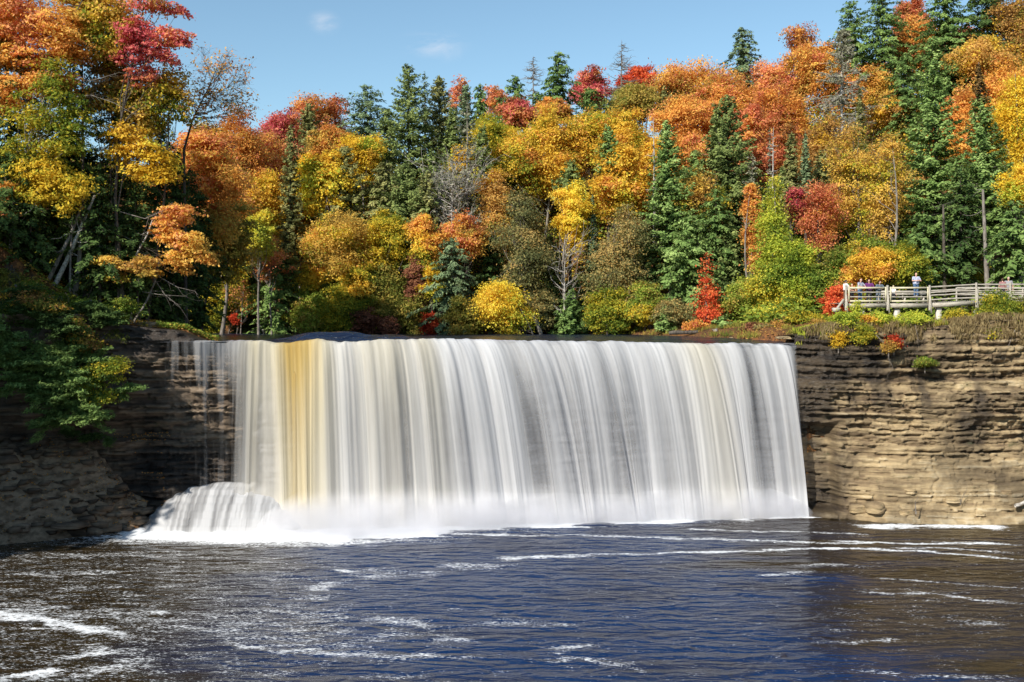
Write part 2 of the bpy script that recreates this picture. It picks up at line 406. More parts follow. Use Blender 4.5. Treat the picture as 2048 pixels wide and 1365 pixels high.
# ------------------------------------------------------------------ terrain
def lipY(X):   # plan line of the cliff edge
    X = np.asarray(X, float)
    return np.interp(X, [-60, -34, -30, -24, -20, -10, 0, 12, 20, 22, 36, 60], [61, 63.5, 65, 67.0, 68.2, 69.3, 70.2, 71.5, 72.0, 71.0, 70.0, 69.5])
def leftE(Y): return -20.2-0.36*(np.asarray(Y, float)-69)
def rightE(Y): return 19.6-0.36*np.maximum(0, np.asarray(Y, float)-72.5)
def bankY(X): return 103+np.maximum(0, -np.asarray(X, float)-6)*0.5
def terrain(X, Y):
    X = np.asarray(X, float); Y = np.asarray(Y, float)
    dF = Y-bankY(X); dL = leftE(Y)-X; dR = X-rightE(Y)
    d = np.maximum(np.maximum(dF, dL), dR)
    base = 12.35+0.75*sstep(0, 2.5, d)
    Y0 = np.where(X > 0, 106-0.42*np.maximum(0, X-8), 106+np.maximum(0, -X-8)*0.15)
    S = 0.86-0.003*np.maximum(0, X)
    Fh = S*np.maximum(0, Y-Y0)
    Lh = (0.62*np.maximum(0, dL-8.0)+.12*np.maximum(0, dL-1.5))*sstep(62, 70, Y+np.maximum(0, -X-27)*1.5)
    R = np.maximum(0, X-20)*0.035+0.05*np.maximum(0, Y-74)*sstep(18, 24, X)
    z = base+Fh+Lh+R
    cap = 33.0+0.16*np.maximum(0, X)+0.06*np.maximum(0, -X)
    z = np.where(z > cap-4, cap-4*np.exp(-(z-cap+4)/4), z)
    z = z+(fbm(X*0.15, Y*0.15, 3)-0.5)*1.6*sstep(3, 12, d)+(fbm(X*0.6, Y*0.6, 5)-0.5)*0.5*sstep(0.5, 3, d)
    z = np.where(d < 0, 11.4, z)
    # basin below the falls
    inb = (Y < lipY(X)+1.6+2.6*sstep(-18.5, -16.5, X)*sstep(20.4, 19.2, X))
    lw = np.maximum(0, -36-X)              # unseen valley side, raised steeply to shade the left bank
    rw = np.maximum(0, X-46)
    near = 13*sstep(26, 5, Y)-2
    side = -2+np.minimum(lw*2.6, 15)+np.maximum(0, lw-5.8)*1.15
    side = np.minimum(side, 31)
    side2 = -2+np.minimum(rw*2.0, 15)+np.maximum(0, rw-7)*0.5
    zb = np.maximum(np.maximum(near, side), side2)
    return np.where(inb, zb, z)
xs = np.concatenate([np.linspace(-130, -42, 55), np.linspace(-41, 48, 130), np.linspace(49.5, 140, 50)])
ys = np.concatenate([np.linspace(-40, 60, 60), np.linspace(61, 125, 110), np.linspace(127, 230, 45)])
XX, YY = np.meshgrid(xs, ys, indexing='ij'); ZZ = terrain(XX, YY)
Vt = np.stack([XX, YY, ZZ], -1).reshape(-1, 3); Qt = grid(len(xs), len(ys))
def litter_mat():
    m, nt, out = new_mat('forest_floor')
    tc = N(nt, 'ShaderNodeTexCoord')
    n1 = N(nt, 'ShaderNodeTexNoise', Scale=0.35, Detail=6, Roughness=0.7); nt.links.new(tc.outputs['Object'], n1.inputs['Vector'])
    n2 = N(nt, 'ShaderNodeTexVoronoi', Scale=7.0); nt.links.new(tc.outputs['Object'], n2.inputs['Vector'])
    r1 = ramp(nt, [(0.35, (0.035, 0.04, 0.015)), (0.5, (0.09, 0.05, 0.025)), (0.65, (0.16, 0.07, 0.03))], n1.outputs['Fac'])
    r2 = ramp(nt, [(0.0, (0.05, 0.03, 0.02)), (0.5, (0.12, 0.06, 0.03)), (0.8, (0.30, 0.12, 0.04)), (1, (0.45, 0.25, 0.05))], n2.outputs['Color'])
    mx = N(nt, 'ShaderNodeMixRGB'); mx.inputs[0].default_value = 0.5
    nt.links.new(r1.outputs[0], mx.inputs[1]); nt.links.new(r2.outputs[0], mx.inputs[2])
    b = N(nt, 'ShaderNodeBsdfPrincipled', Roughness=1.0); b.inputs['Specular IOR Level'].default_value = 0.1
    nt.links.new(mx.outputs[0], b.inputs['Base Color'])
    bp = N(nt, 'ShaderNodeBump', Strength=0.6, Distance=0.1); nt.links.new(n2.outputs['Distance'], bp.inputs['Height']); nt.links.new(bp.outputs[0], b.inputs['Normal'])
    nt.links.new(b.outputs[0], out.inputs[0]); return m
M_LITTER = litter_mat()
tag(obj('hillside', mesh_np('hillside', Vt, Qt, M_LITTER, smooth=True)), kind='structure')
# ------------------------------------------------------------------ rock
def rock_mat(name, cols, wet=0.0, bump=0.5, sat=1.0):
    m, nt, out = new_mat(name)
    tc = N(nt, 'ShaderNodeTexCoord')
    mp = N(nt, 'ShaderNodeMapping'); mp.inputs['Scale'].default_value = (0.35, 0.35, 3.2); nt.links.new(tc.outputs['Object'], mp.inputs[0])
    n1 = N(nt, 'ShaderNodeTexNoise', Scale=1.1, Detail=8, Roughness=0.7, Distortion=0.3); nt.links.new(mp.outputs[0], n1.inputs['Vector'])
    mp2 = N(nt, 'ShaderNodeMapping'); mp2.inputs['Scale'].default_value = (0.5, 0.5, 0.35); nt.links.new(tc.outputs['Object'], mp2.inputs[0])
    n2 = N(nt, 'ShaderNodeTexNoise', Scale=0.55, Detail=5, Roughness=0.6); nt.links.new(mp2.outputs[0], n2.inputs['Vector'])
    at = N(nt, 'ShaderNodeAttribute', attribute_name='layer')
    a = N(nt, 'ShaderNodeMath', operation='ADD'); nt.links.new(n1.outputs['Fac'], a.inputs[0]); nt.links.new(at.outputs['Fac'], a.inputs[1])
    a2 = N(nt, 'ShaderNodeMath', operation='MULTIPLY'); nt.links.new(a.outputs[0], a2.inputs[0]); a2.inputs[1].default_value = 0.5
    r = ramp(nt, cols, a2.outputs[0])
    st = ramp(nt, [(0.38, (0.30, 0.30, 0.31)), (0.56, (1, 1, 1))], n2.outputs['Fac'])
    mx = N(nt, 'ShaderNodeMixRGB', blend_type='MULTIPLY'); mx.inputs[0].default_value = 0.85
    nt.links.new(r.outputs[0], mx.inputs[1]); nt.links.new(st.outputs[0], mx.inputs[2])
    # moss / lichen patches and warm iron stain, each with a shape of its own
    n3 = N(nt, 'ShaderNodeTexNoise', Scale=0.8, Detail=6, Roughness=0.75); nt.links.new(tc.outputs['Object'], n3.inputs['Vector'])
    ms = ramp(nt, [(0.60, (0, 0, 0)), (0.70, (1, 1, 1))], n3.outputs['Fac'])
    mm = N(nt, 'ShaderNodeMixRGB'); mm.inputs[2].default_value = (0.045, 0.07, 0.018, 1)
    fm = N(nt, 'ShaderNodeMath', operation='MULTIPLY'); fm.inputs[1].default_value = 0.6; nt.links.new(ms.outputs[0], fm.inputs[0])
    nt.links.new(fm.outputs[0], mm.inputs[0]); nt.links.new(mx.outputs[0], mm.inputs[1])
    wa = N(nt, 'ShaderNodeAttribute', attribute_name='wet')
    wm = N(nt, 'ShaderNodeMixRGB', blend_type='MULTIPLY'); wm.inputs[2].default_value = (0.20, 0.19, 0.20, 1)
    nt.links.new(wa.outputs['Fac'], wm.inputs[0]); nt.links.new(mm.outputs[0], wm.inputs[1])
    b = N(nt, 'ShaderNodeBsdfPrincipled', Roughness=0.85); nt.links.new(wm.outputs[0], b.inputs['Base Color'])
    rr = N(nt, 'ShaderNodeMapRange'); rr.inputs[3].default_value = 0.9; rr.inputs[4].default_value = 0.35; nt.links.new(wa.outputs['Fac'], rr.inputs[0]); nt.links.new(rr.outputs[0], b.inputs['Roughness'])
    n4 = N(nt, 'ShaderNodeTexNoise', Scale=3.0, Detail=8, Roughness=0.75); 
    mp4 = N(nt, 'ShaderNodeMapping'); mp4.inputs['Scale'].default_value = (0.8, 0.8, 3.5); nt.links.new(tc.outputs['Object'], mp4.inputs[0]); nt.links.new(mp4.outputs[0], n4.inputs['Vector'])
    bp = N(nt, 'ShaderNodeBump', Strength=bump, Distance=0.18); nt.links.new(n4.outputs['Fac'], bp.inputs['Height']); nt.links.new(bp.outputs[0], b.inputs['Normal'])
    nt.links.new(b.outputs[0], out.inputs[0]); return m
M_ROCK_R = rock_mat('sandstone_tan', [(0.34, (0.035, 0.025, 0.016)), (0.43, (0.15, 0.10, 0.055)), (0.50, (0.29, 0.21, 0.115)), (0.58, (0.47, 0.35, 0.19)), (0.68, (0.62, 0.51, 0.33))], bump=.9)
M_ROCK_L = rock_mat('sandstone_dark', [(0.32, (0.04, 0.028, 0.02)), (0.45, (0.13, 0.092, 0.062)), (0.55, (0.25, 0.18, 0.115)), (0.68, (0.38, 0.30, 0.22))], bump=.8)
def strata(U, Z, seed, thick=(0.035, 0.30), amp=0.32, zmax=16):
    """offset of each bed, broken into blocks along the face"""
    rng = np.random.RandomState(seed)
    Zw = Z+(fbm(U*0.07, Z*0+1, seed)-0.5)*1.1+(fbm(U*0.5, Z*0.7, seed+1)-0.5)*0.22
    edges = [-4.0]
    while edges[-1] < zmax+2: edges.append(edges[-1]+thick[0]+(thick[1]-thick[0])*rng.rand()**2)
    edges = np.array(edges); li = np.clip(np.searchsorted(edges, Zw)-1, 0, len(edges)-1)
    lay = rng.rand(len(edges))
    f = (Zw-edges[li])/(np.append(edges[1:], edges[-1]+1)[li]-edges[li]+1e-6)
    blk = _h(np.floor(U/(0.5+2.2*_h(li, li*0, seed+5))+7*_h(li, li*0, seed+6)).astype(np.int64), li, seed+9)
    blk2 = _h(np.floor(U/(0.25+0.7*_h(li, li*0, seed+15))+5*_h(li, li*0, seed+16)).astype(np.int64), li, seed+19)
    d = (lay[li]-0.5)*amp*1.2+((blk-0.5)*amp*1.0+(blk2-.5)*amp*.32)
    jn = np.abs(U/1.9+fbm(U*.4, Z*.25, seed+21)*2.2-np.round(U/1.9+fbm(U*.4, Z*.25, seed+21)*2.2))
    d = d-0.20*(jn < .03)*(vnoise(U*.5, Z*.35, seed+22) > .62)
    d += (fbm(U*1.4, Zw*5, seed+3, 4)-0.5)*0.30+(fbm(U*4, Zw*13, seed+8, 3)-0.5)*0.12+(fbm(U*0.25, Z*0.3, seed+4)-0.5)*1.5
    return d, lay[li]*0.5+blk*0.3+blk2*.2
def cliff(name, x0, x1, prof, topz, mat, seed, du=0.09, dz=0.085, yfun=None, wet=None, zb=-1.2, amp=0.32, block=None, tone=lambda U, Z: 0*U, soft=False):
    us = np.arange(x0, x1, du); nz = int((topz+0.6-zb)/dz); ts = np.linspace(0, 1, nz)
    U, T = np.meshgrid(us, ts, indexing='ij')
    tz = terrain(us, yfun(us)+2.3)
    tz = np.minimum(np.maximum(tz, 11.6), topz+1.2) if block is None else np.full_like(us, block)
    Z = zb+(tz[:, None]-zb)*T
    d, lay = strata(U, Z, seed, amp=amp)
    if soft: d = d*(1-.5*sstep(4.6, 3.6, Z)*sstep(22.5, 26, U))
    Y = yfun(U)-prof(U, Z)-d
    # a strip of top surface running back
    V = np.stack([U, Y, Z], -1)
    back = V[:, -1:, :].copy(); back2 = back.copy(); back[..., 1] += 1.0; back2[..., 1] = yfun(us)[:, None]+4.0; back2[..., 2] -= 0.15
    V = np.concatenate([V, back, back2], 1)
    lay = np.concatenate([lay, lay[:, -1:], lay[:, -1:]], 1)
    W = wet(V[..., 0], V[..., 2]) if wet else np.zeros(V.shape[:2])
    q = grid(len(us), V.shape[1])
    return tag(obj(name, mesh_np(name, V.reshape(-1, 3), q, mat, vattr={'layer': (0.24+0.5*lay+tone(V[..., 0], V[..., 2])).ravel(), 'wet': W.ravel()})), kind='structure')
def prof_right(U, Z):
    p = np.interp(Z, [-1, 0, 0.5, 2.0, 4.2, 5.0, 6.6, 7.2, 8.6, 9.2, 9.8, 10.6, 11.4, 12.6, 14], [3.2, 2.9, 2.5, 1.9, 0.95, 0.75, 0.55, 0.9, 0.95, 0.35, 0.25, 0.30, 0.75, 0.55, -0.1])
    p = p*(0.55+0.45*sstep(22, 28, U))
    cave = sstep(23.2, 22.6, U)*sstep(0.2, 0.8, Z)*sstep(6.6, 6.0, Z)
    return p-cave*1.6
def wet_shade_right(U, Z):
    e = sstep(25.2, 20.8, U-1.6*sstep(7.5, 9.5, Z)+(fbm(Z*0.6, U*0.6, 44)-0.5)*3.4)  # damp rock by the falls; wider up high to paint the overhang's shade
    s = sstep(0.56, 0.70, fbm(U*0.8, Z*0.15, 45))*sstep(6, 9, Z)*0.7
    seep = sstep(0.5, 0.62, fbm(U*0.5, Z*0.35, 46))*np.exp(-((Z-6.6)/1.2)**2)*0.9
    return np.clip(e+s+seep, 0, 1)
cliff('cliff_right', 20.2, 46.5, prof_right, 13.2, M_ROCK_R, 11, yfun=lipY, soft=True, wet=wet_shade_right, amp=0.34, tone=lambda U, Z: .15*sstep(5.0, 3.6, Z)*sstep(23, 28, U)-.05*sstep(8.8, 9.6, Z)*sstep(33, 28, U)+.05*np.exp(-((Z-9.2)/.35)**2)+(fbm(U*.3, Z*.5, 111)-.5)*.16)
M_BACK = rough_mat('wet_back_rock', (.05, .05, .058), (.15, .15, .165), .9, (.6, .6, 2.2), .6, .4, 6)
cliff('cliff_behind_falls', -22.5, 21.2, lambda U, Z: np.interp(Z, [-1, 1, 4, 8, 10.5, 11.4, 12.2], [0.0, -0.8, -1.8, -1.4, -1.0, -0.75, -0.7]), 11.6, M_BACK, 21, du=0.14, dz=0.12,
      yfun=lipY, wet=lambda U, Z: np.full(U.shape, 0.15), block=12.12, amp=0.22)
def prof_left(U, Z):
    p = np.interp(Z, [-1, 0, 3.2, 5.0, 5.7, 5.9, 6.6, 7.4, 8.3, 9.0, 10.2, 11.4, 12.4, 13.5], [-.4, -.4, -.4, -.3, 0.1, -0.6, -0.7, 0.2, 0.6, 0.5, 0.35, 0.75, 0.9, 0.3])
    # the talus slope fades towards the falls
    k = sstep(-22.0, -26.5, U)
    lowp = np.interp(Z, [-1, 0.1, 1.2, 2.6, 4.6, 5.8, 6.2], [1.8, 1.5, 1.0, .8, 0.3, 0.1, 0.0])
    q = sstep(-25, -21.5, U); back = 2.6*sstep(-19.6, -17.2, U)
    return np.where(Z < 6.2, p*k+lowp*(1-k), p*(1-.72*q))-back
def wet_left(U, Z):
    return np.clip(sstep(-26.5, -24.5, U+(fbm(Z*0.6, U*0.6, 54)-0.5)*2)*sstep(5.6, 4.8, Z)*0.75+sstep(11.2, 11.8, Z)*sstep(-27, -25, U)*0.8+0.12, 0, 1)
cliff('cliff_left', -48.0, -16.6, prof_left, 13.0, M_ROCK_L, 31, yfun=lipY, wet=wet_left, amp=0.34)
# talus slope of soil and grit in front of the dark cliff
M_TALUS = rough_mat('talus_soil', (0.09, 0.062, 0.038), (0.32, 0.235, 0.155), 1.6, (1, 1, 1.6), 0.95, 1.0, 10, (0.12, 0.08, 0.04))
us = np.arange(-50, -24.2, 0.16); vs = np.linspace(0, 1, 60)
U, T = np.meshgrid(us, vs, indexing='ij')
toe = 61.6+0.42*np.maximum(0, U+32)+(fbm(U*0.4, U*0, 61)-0.5)*0.8
topY = lipY(U)+0.2; Yt = toe-0.6+(topY-toe+0.6)*T
zt = -0.35+6.2*np.interp(T, [0, .05, .35, .75, 1], [0, 0.05, .50, .9, 1.0])*(0.35+0.65*sstep(-24.2, -28.5, U))
zt += (fbm(U*0.5, Yt*0.7, 62, 5)-0.5)*1.3*np.sin(np.pi*T)**.5+(fbm(U*3, Yt*3, 63)-0.5)*0.30-.20*np.abs(np.sin(zt*5.2+fbm(U*.4, Yt*.4, 64)*6))*sstep(.0, .5, T)
tag(obj('talus_slope', mesh_np('talus_slope', np.stack([U, Yt, zt], -1).reshape(-1, 3), grid(len(us), len(vs)), M_TALUS, smooth=True)), kind='structure')
# ------------------------------------------------------------------ water
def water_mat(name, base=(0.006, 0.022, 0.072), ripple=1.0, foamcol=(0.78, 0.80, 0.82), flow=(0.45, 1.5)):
    m, nt, out = new_mat(name)
    tc = N(nt, 'ShaderNodeTexCoord')
    def noise(scale, sx, sy, det=4, rough=0.6, dist=0.0):
        mp = N(nt, 'ShaderNodeMapping'); mp.inputs['Scale'].default_value = (sx, sy, 1); nt.links.new(tc.outputs['Object'], mp.inputs[0])
        n = N(nt, 'ShaderNodeTexNoise', Scale=scale, Detail=det, Roughness=rough, Distortion=dist); nt.links.new(mp.outputs[0], n.inputs['Vector']); return n
    n1 = noise(1.25, flow[0], flow[1]*.8, 2, .45, .5); n2 = noise(3.0, flow[0]*1.1, flow[1]*0.8, 4)
    mr = N(nt, 'ShaderNodeMath', operation='MULTIPLY_ADD'); mr.inputs[1].default_value = 0.13
    nt.links.new(n2.outputs['Fac'], mr.inputs[0]); nt.links.new(n1.outputs['Fac'], mr.inputs[2])
    bp = N(nt, 'ShaderNodeBump', Strength=1.0*ripple, Distance=0.75); n3 = noise(0.16, 0.5, 1.0, 3, .6); r3 = N(nt, 'ShaderNodeMapRange'); r3.inputs[1].default_value = .35; r3.inputs[2].default_value = .65; r3.inputs[3].default_value = .4*ripple; r3.inputs[4].default_value = 1.0*ripple; nt.links.new(n3.outputs['Fac'], r3.inputs[0]); nt.links.new(r3.outputs[0], bp.inputs['Strength']); nt.links.new(mr.outputs[0], bp.inputs['Height'])
    w = N(nt, 'ShaderNodeBsdfPrincipled', Roughness=0.21, IOR=1.33); sh = N(nt, 'ShaderNodeAttribute', attribute_name='sky_blue_fade'); cb_ = ramp(nt, [(0, base), (1, (0.028, 0.019, 0.008))], sh.outputs['Fac']); nt.links.new(cb_.outputs[0], w.inputs['Base Color'])  # blue of the base is painted sky reflection, blended to tannin brown
    w.inputs['Specular IOR Level'].default_value = 0.42; w.inputs['Specular Tint'].default_value = (0.62, 0.76, 1.0, 1)
    nt.links.new(bp.outputs[0], w.inputs['Normal'])
    # foam: drifting bands (attribute) broken up into flecks
    at = N(nt, 'ShaderNodeAttribute', attribute_name='foam')
    f1 = noise(5.5, 0.8, 2.6, 5, 0.75, 0.3); f2 = noise(1.2, 0.5, 1.6, 4, 0.65)
    s = N(nt, 'ShaderNodeMath', operation='MULTIPLY_ADD'); s.inputs[1].default_value = 1.0; nt.links.new(at.outputs['Fac'], s.inputs[0]); gn = N(nt, 'ShaderNodeMath', operation='MULTIPLY'); gn.inputs[1].default_value = 2.3
    mxn = N(nt, 'ShaderNodeMath', operation='MULTIPLY_ADD'); mxn.inputs[1].default_value = 0.45; nt.links.new(f2.outputs['Fac'], mxn.inputs[0]); nt.links.new(f1.outputs['Fac'], mxn.inputs[2])
    sub = N(nt, 'ShaderNodeMath', operation='SUBTRACT'); nt.links.new(mxn.outputs[0], sub.inputs[0]); sub.inputs[1].default_value = 0.72
    nt.links.new(sub.outputs[0], gn.inputs[0]); nt.links.new(gn.outputs[0], s.inputs[2])
    rg = ramp(nt, [(0.40, (0, 0, 0)), (0.62, (1, 1, 1))], s.outputs[0])
    fb = N(nt, 'ShaderNodeBsdfDiffuse'); fb.inputs[0].default_value = (*foamcol, 1)
    mx = N(nt, 'ShaderNodeMixShader'); nt.links.new(rg.outputs[0], mx.inputs[0]); nt.links.new(w.outputs[0], mx.inputs[1]); nt.links.new(fb.outputs[0], mx.inputs[2])
    nt.links.new(mx.outputs[0], out.inputs[0]); return m
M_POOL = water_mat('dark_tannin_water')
# pool grid, finer rows far away are not needed: rows follow the photo's perspective
ysw = np.concatenate([np.linspace(4, 30, 14)[:-1], np.linspace(30, 60, 200)[:-1], np.linspace(60, 75, 170)])
xsw = np.concatenate([np.linspace(-50, -37, 8)[:-1], np.linspace(-37, 40, 700), np.linspace(40, 62, 12)[1:]])
X, Y = np.meshgrid(xsw, ysw, indexing='ij')
def base_line(X):   # where the falling water lands
    return np.interp(X, [-25, -21, -15, -12, -6, 1, 8, 14, 20.5, 22, 24], [65.3, 65.0, 64.6, 64.3, 65.3, 67.0, 68.4, 69.2, 69.9, 70.6, 74])
foam = np.zeros_like(X)
def fpx(pts, wid, amt, soft=1.0):
    """band of foam along a line given on the water"""
    global foam
    W = []
    for px, py in pts:
        D = ZC*F/(py-HY); W.append(((px-CX)/F*D, D))
    W = np.array(W); o = np.argsort(W[:, 0]); W = W[o]
    yc = np.interp(X, W[:, 0], W[:, 1]); yc = yc+(fbm(X*0.22, X*0+len(pts), 71)-0.5)*wid*1.4+(fbm(X*1.1, Y*1.5, 79, 4)-.5)*wid*2.2
    end = sstep(W[0, 0]-0.3, W[0, 0]+1.8, X)*sstep(W[-1, 0]+0.3, W[-1, 0]-1.8, X)
    foam = np.maximum(foam, amt*end*np.exp(-((Y-yc)/wid)**2*soft)*(0.80+0.45*(fbm(X*.35+wid*9, Y*.2, 78, 3)-.35)))
bl = base_line(X)
dd = bl-Y
left = sstep(2, -14, X)
reach = 0.9+2.2*left
foam = np.maximum(foam, 1.15*sstep(reach*1.4, reach*0.35, dd+(fbm(X*0.35, Y*1.1, 72)-0.5)*1.8)*sstep(-26, -24, X)*sstep(23.5, 21, X))
foam = np.maximum(foam, (0.55*sstep(6.5, 1.0, dd+(fbm(X*0.2, Y*0.8, 73)-0.5)*5))*sstep(-38, -22, X)*sstep(21, 14, X)*(0.4+0.6*left))
R_ = fpx
R_([(1340,1058),(1500,1062),(1640,1066),(1760,1070)], 0.28, 0.62)
R_([(700,1066),(980,1070),(1200,1072),(1420,1079),(1640,1086),(1800,1088)], 0.38, 0.66)
R_([(1690,1052),(1850,1053),(1990,1057),(2040,1056)], 0.85, 0.95)
R_([(1880,1036),(1960,1036),(2060,1038)], 0.35, 0.95)
R_([(1640,1083),(1800,1087),(1930,1087),(2060,1090)], 0.42, 0.78)
R_([(1150,1108),(1300,1108),(1480,1103),(1600,1098),(1740,1097),(1850,1103),(1960,1113),(2070,1121)], 0.32, 0.72)
R_([(1760,1097),(1880,1097),(2070,1110)], 0.3, 0.6)
R_([(640,1141),(700,1142),(750,1142)], 0.3, 0.95)
R_([(960,1118),(1040,1116),(1130,1112),(1215,1110)], 0.45, 0.84)
R_([(850,1136),(960,1130),(1080,1126)], 0.8, 0.55)
R_([(560,1180),(640,1172),(720,1165),(740,1158)], 0.9, 0.60)
R_([(540,1200),(620,1196),(700,1190)], 0.7, 0.58)
R_([(1690,1182),(1780,1186),(1880,1190),(1960,1203),(2070,1210)], 0.30, 0.66)
R_([(1560,1130),(1680,1130),(1780,1132)], 0.5, 0.50)
R_([(1720,1155),(1850,1163),(1950,1170),(2070,1178)], 0.22, 0.62)
R_([(1480,1155),(1600,1147),(1650,1145)], 0.5, 0.50)
R_([(1600,1285),(1740,1280),(1880,1282)], 0.4, 0.40)
R_([(1640,1335),(1800,1350),(2060,1355)], 0.3, 0.42)
R_([(1850,1240),(1960,1246),(2060,1250)], 0.4, 0.42)
R_([(-60,1222),(40,1232),(120,1245),(200,1262),(290,1282)], 0.75, 0.90)
R_([(20,1255),(110,1257),(170,1262)], 0.22, 0.98)
R_([(115,1288),(170,1289),(230,1288)], 0.16, 0.98)
R_([(250,1226),(330,1226),(380,1232)], 0.25, 0.85)
R_([(-60,1200),(60,1215),(200,1228),(330,1245),(450,1262),(560,1275)], 1.3, 0.50)
R_([(60,1318),(160,1312),(260,1300),(340,1298)], 0.8, 0.60)
R_([(-60,1362),(20,1352),(90,1345),(160,1352)], 0.7, 0.95)
R_([(60,1360),(160,1345),(260,1330),(380,1310)], 1.1, 0.58)
R_([(400,1290),(560,1300),(700,1310),(860,1312),(1000,1318)], 0.45, 0.56)
R_([(1060,1322),(1180,1318),(1260,1332),(1330,1350)], 0.5, 0.58)
R_([(1050,1302),(1180,1290),(1250,1308)], 0.5, 0.56)
R_([(680,1245),(760,1240),(870,1256),(900,1270)], 0.7, 0.60)
R_([(860,1220),(910,1219),(960,1218)], 0.25, 0.58)
R_([(800,1280),(900,1276),(1000,1290)], 0.5, 0.54)
R_([(680,1356),(900,1352)], 0.5, 0.48)
R_([(-60,1110),(100,1112),(250,1108),(400,1112)], 0.8, 0.44)
R_([(-60,1150),(100,1148),(300,1142)], 0.8, 0.44)
R_([(-60,1182),(140,1176),(300,1170)], 0.5, 0.42)
R_([(-40,1085),(100,1078),(250,1072),(400,1070)], 0.55, 0.62)
patch = fbm(X*0.10, Y*0.22, 75, 4)
foam = foam*np.where(bl-Y < reach*1.2, 1, 0.90)
foam = np.maximum(foam, 0.31*sstep(0.50, 0.66, patch)*sstep(67, 58, Y)*(.45+.55*sstep(6, 0, X)))
foam = np.maximum(foam, 0.07+0.17*sstep(-2, -16, X)*sstep(64, 56, Y))
sky_blue_fade = np.clip(sstep(-7, -17, X+(fbm(X*.12, Y*.2, 121)-.5)*9)+sstep(10, 22, X+(fbm(X*.12, Y*.30, 122)-.5)*20)*.85+.35*sstep(.5, .7, fbm(X*.15, Y*.5, 123)), 0, 1)  # where the sky reflection painted into the water gives way to brown
zz = 0.05*(fbm(X*0.5, Y*1.1, 76)-0.5)+0.30*np.exp(-(dd/1.6)**2)*(0.4+fbm(X*0.7, Y*1.2, 77))*(0.3+0.7*left)
tag(obj('pool', mesh_np('pool', np.stack([X, Y, zz], -1).reshape(-1, 3), grid(len(xsw), len(ysw)), M_POOL, smooth=True, vattr={'foam': foam.ravel(), 'sky_blue_fade': sky_blue_fade.ravel()})), kind='structure')
# river above the falls
LIPX = np.array([330, 400, 450, 520, 552, 600, 640, 680, 760, 860, 930, 1050, 1200, 1320, 1340, 1400, 1500, 1560, 1612], float)
LIPY = np.array([683, 683, 682, 682, 688, 683, 679, 686, 678, 676, 677, 679, 681, 683, 684, 685, 685, 687, 692], float)
def lip_world():
    out = []
    for a, b in zip(LIPX, LIPY):
        b = b+(3.0 if a > 700 else 0)
        D = np.interp(a, [330, 400, 450, 930, 1580, 1612], [66.2, 66.5, 67.3, 70.0, 71.6, 71.8]); out.append(PX(a, b, D))
    return np.array(out)
LW = lip_world()
M_RIVER = water_mat('river_water', base=(0.010, 0.016, 0.036), ripple=0.8, flow=(0.5, 0.7))
xs = np.arange(-60, 36, 0.22); ts = np.linspace(0, 1, 70)**1.6
U, T = np.meshgrid(xs, ts, indexing='ij')
ly = np.interp(U, LW[:, 0], LW[:, 1]); lz = np.interp(U, LW[:, 0], LW[:, 2])
Yr = ly+(140-ly)*T
lipfade = np.exp(-(Yr-ly)/3.0)
zr = 12.38+(lz-.06-12.38)*np.clip(lipfade, 0, 1)+0.12*(fbm(U*0.35, Yr*0.5, 81)-0.5)*sstep(0, 3, Yr-ly)
hump = np.exp(-((U+14.2)/1.9)**2)*np.exp(-((Yr-71.3)/1.2)**2)*0.62+np.exp(-((U+11.6)/1.5)**2)*np.exp(-((Yr-72.0)/1.3)**2)*0.45+np.exp(-((U+9.0)/2.0)**2)*np.exp(-((Yr-72.8)/1.5)**2)*0.3+(fbm(U*.5, Yr*.9, 83)-.5)*.35*np.exp(-((U+9)/9)**2)*np.exp(-((Yr-72)/3)**2)*sstep(0, 1.5, Yr-ly)
zr = zr+hump
fo = np.exp(-(Yr-ly)/0.5)*0.45*sstep(0.45, 0.6, fbm(U*1.3, Yr*0.7, 82))
tag(obj('river', mesh_np('river', np.stack([U, Yr, zr], -1).reshape(-1, 3), grid(len(xs), len(ts)), M_RIVER, smooth=True, vattr={'foam': fo.ravel()})), kind='structure')
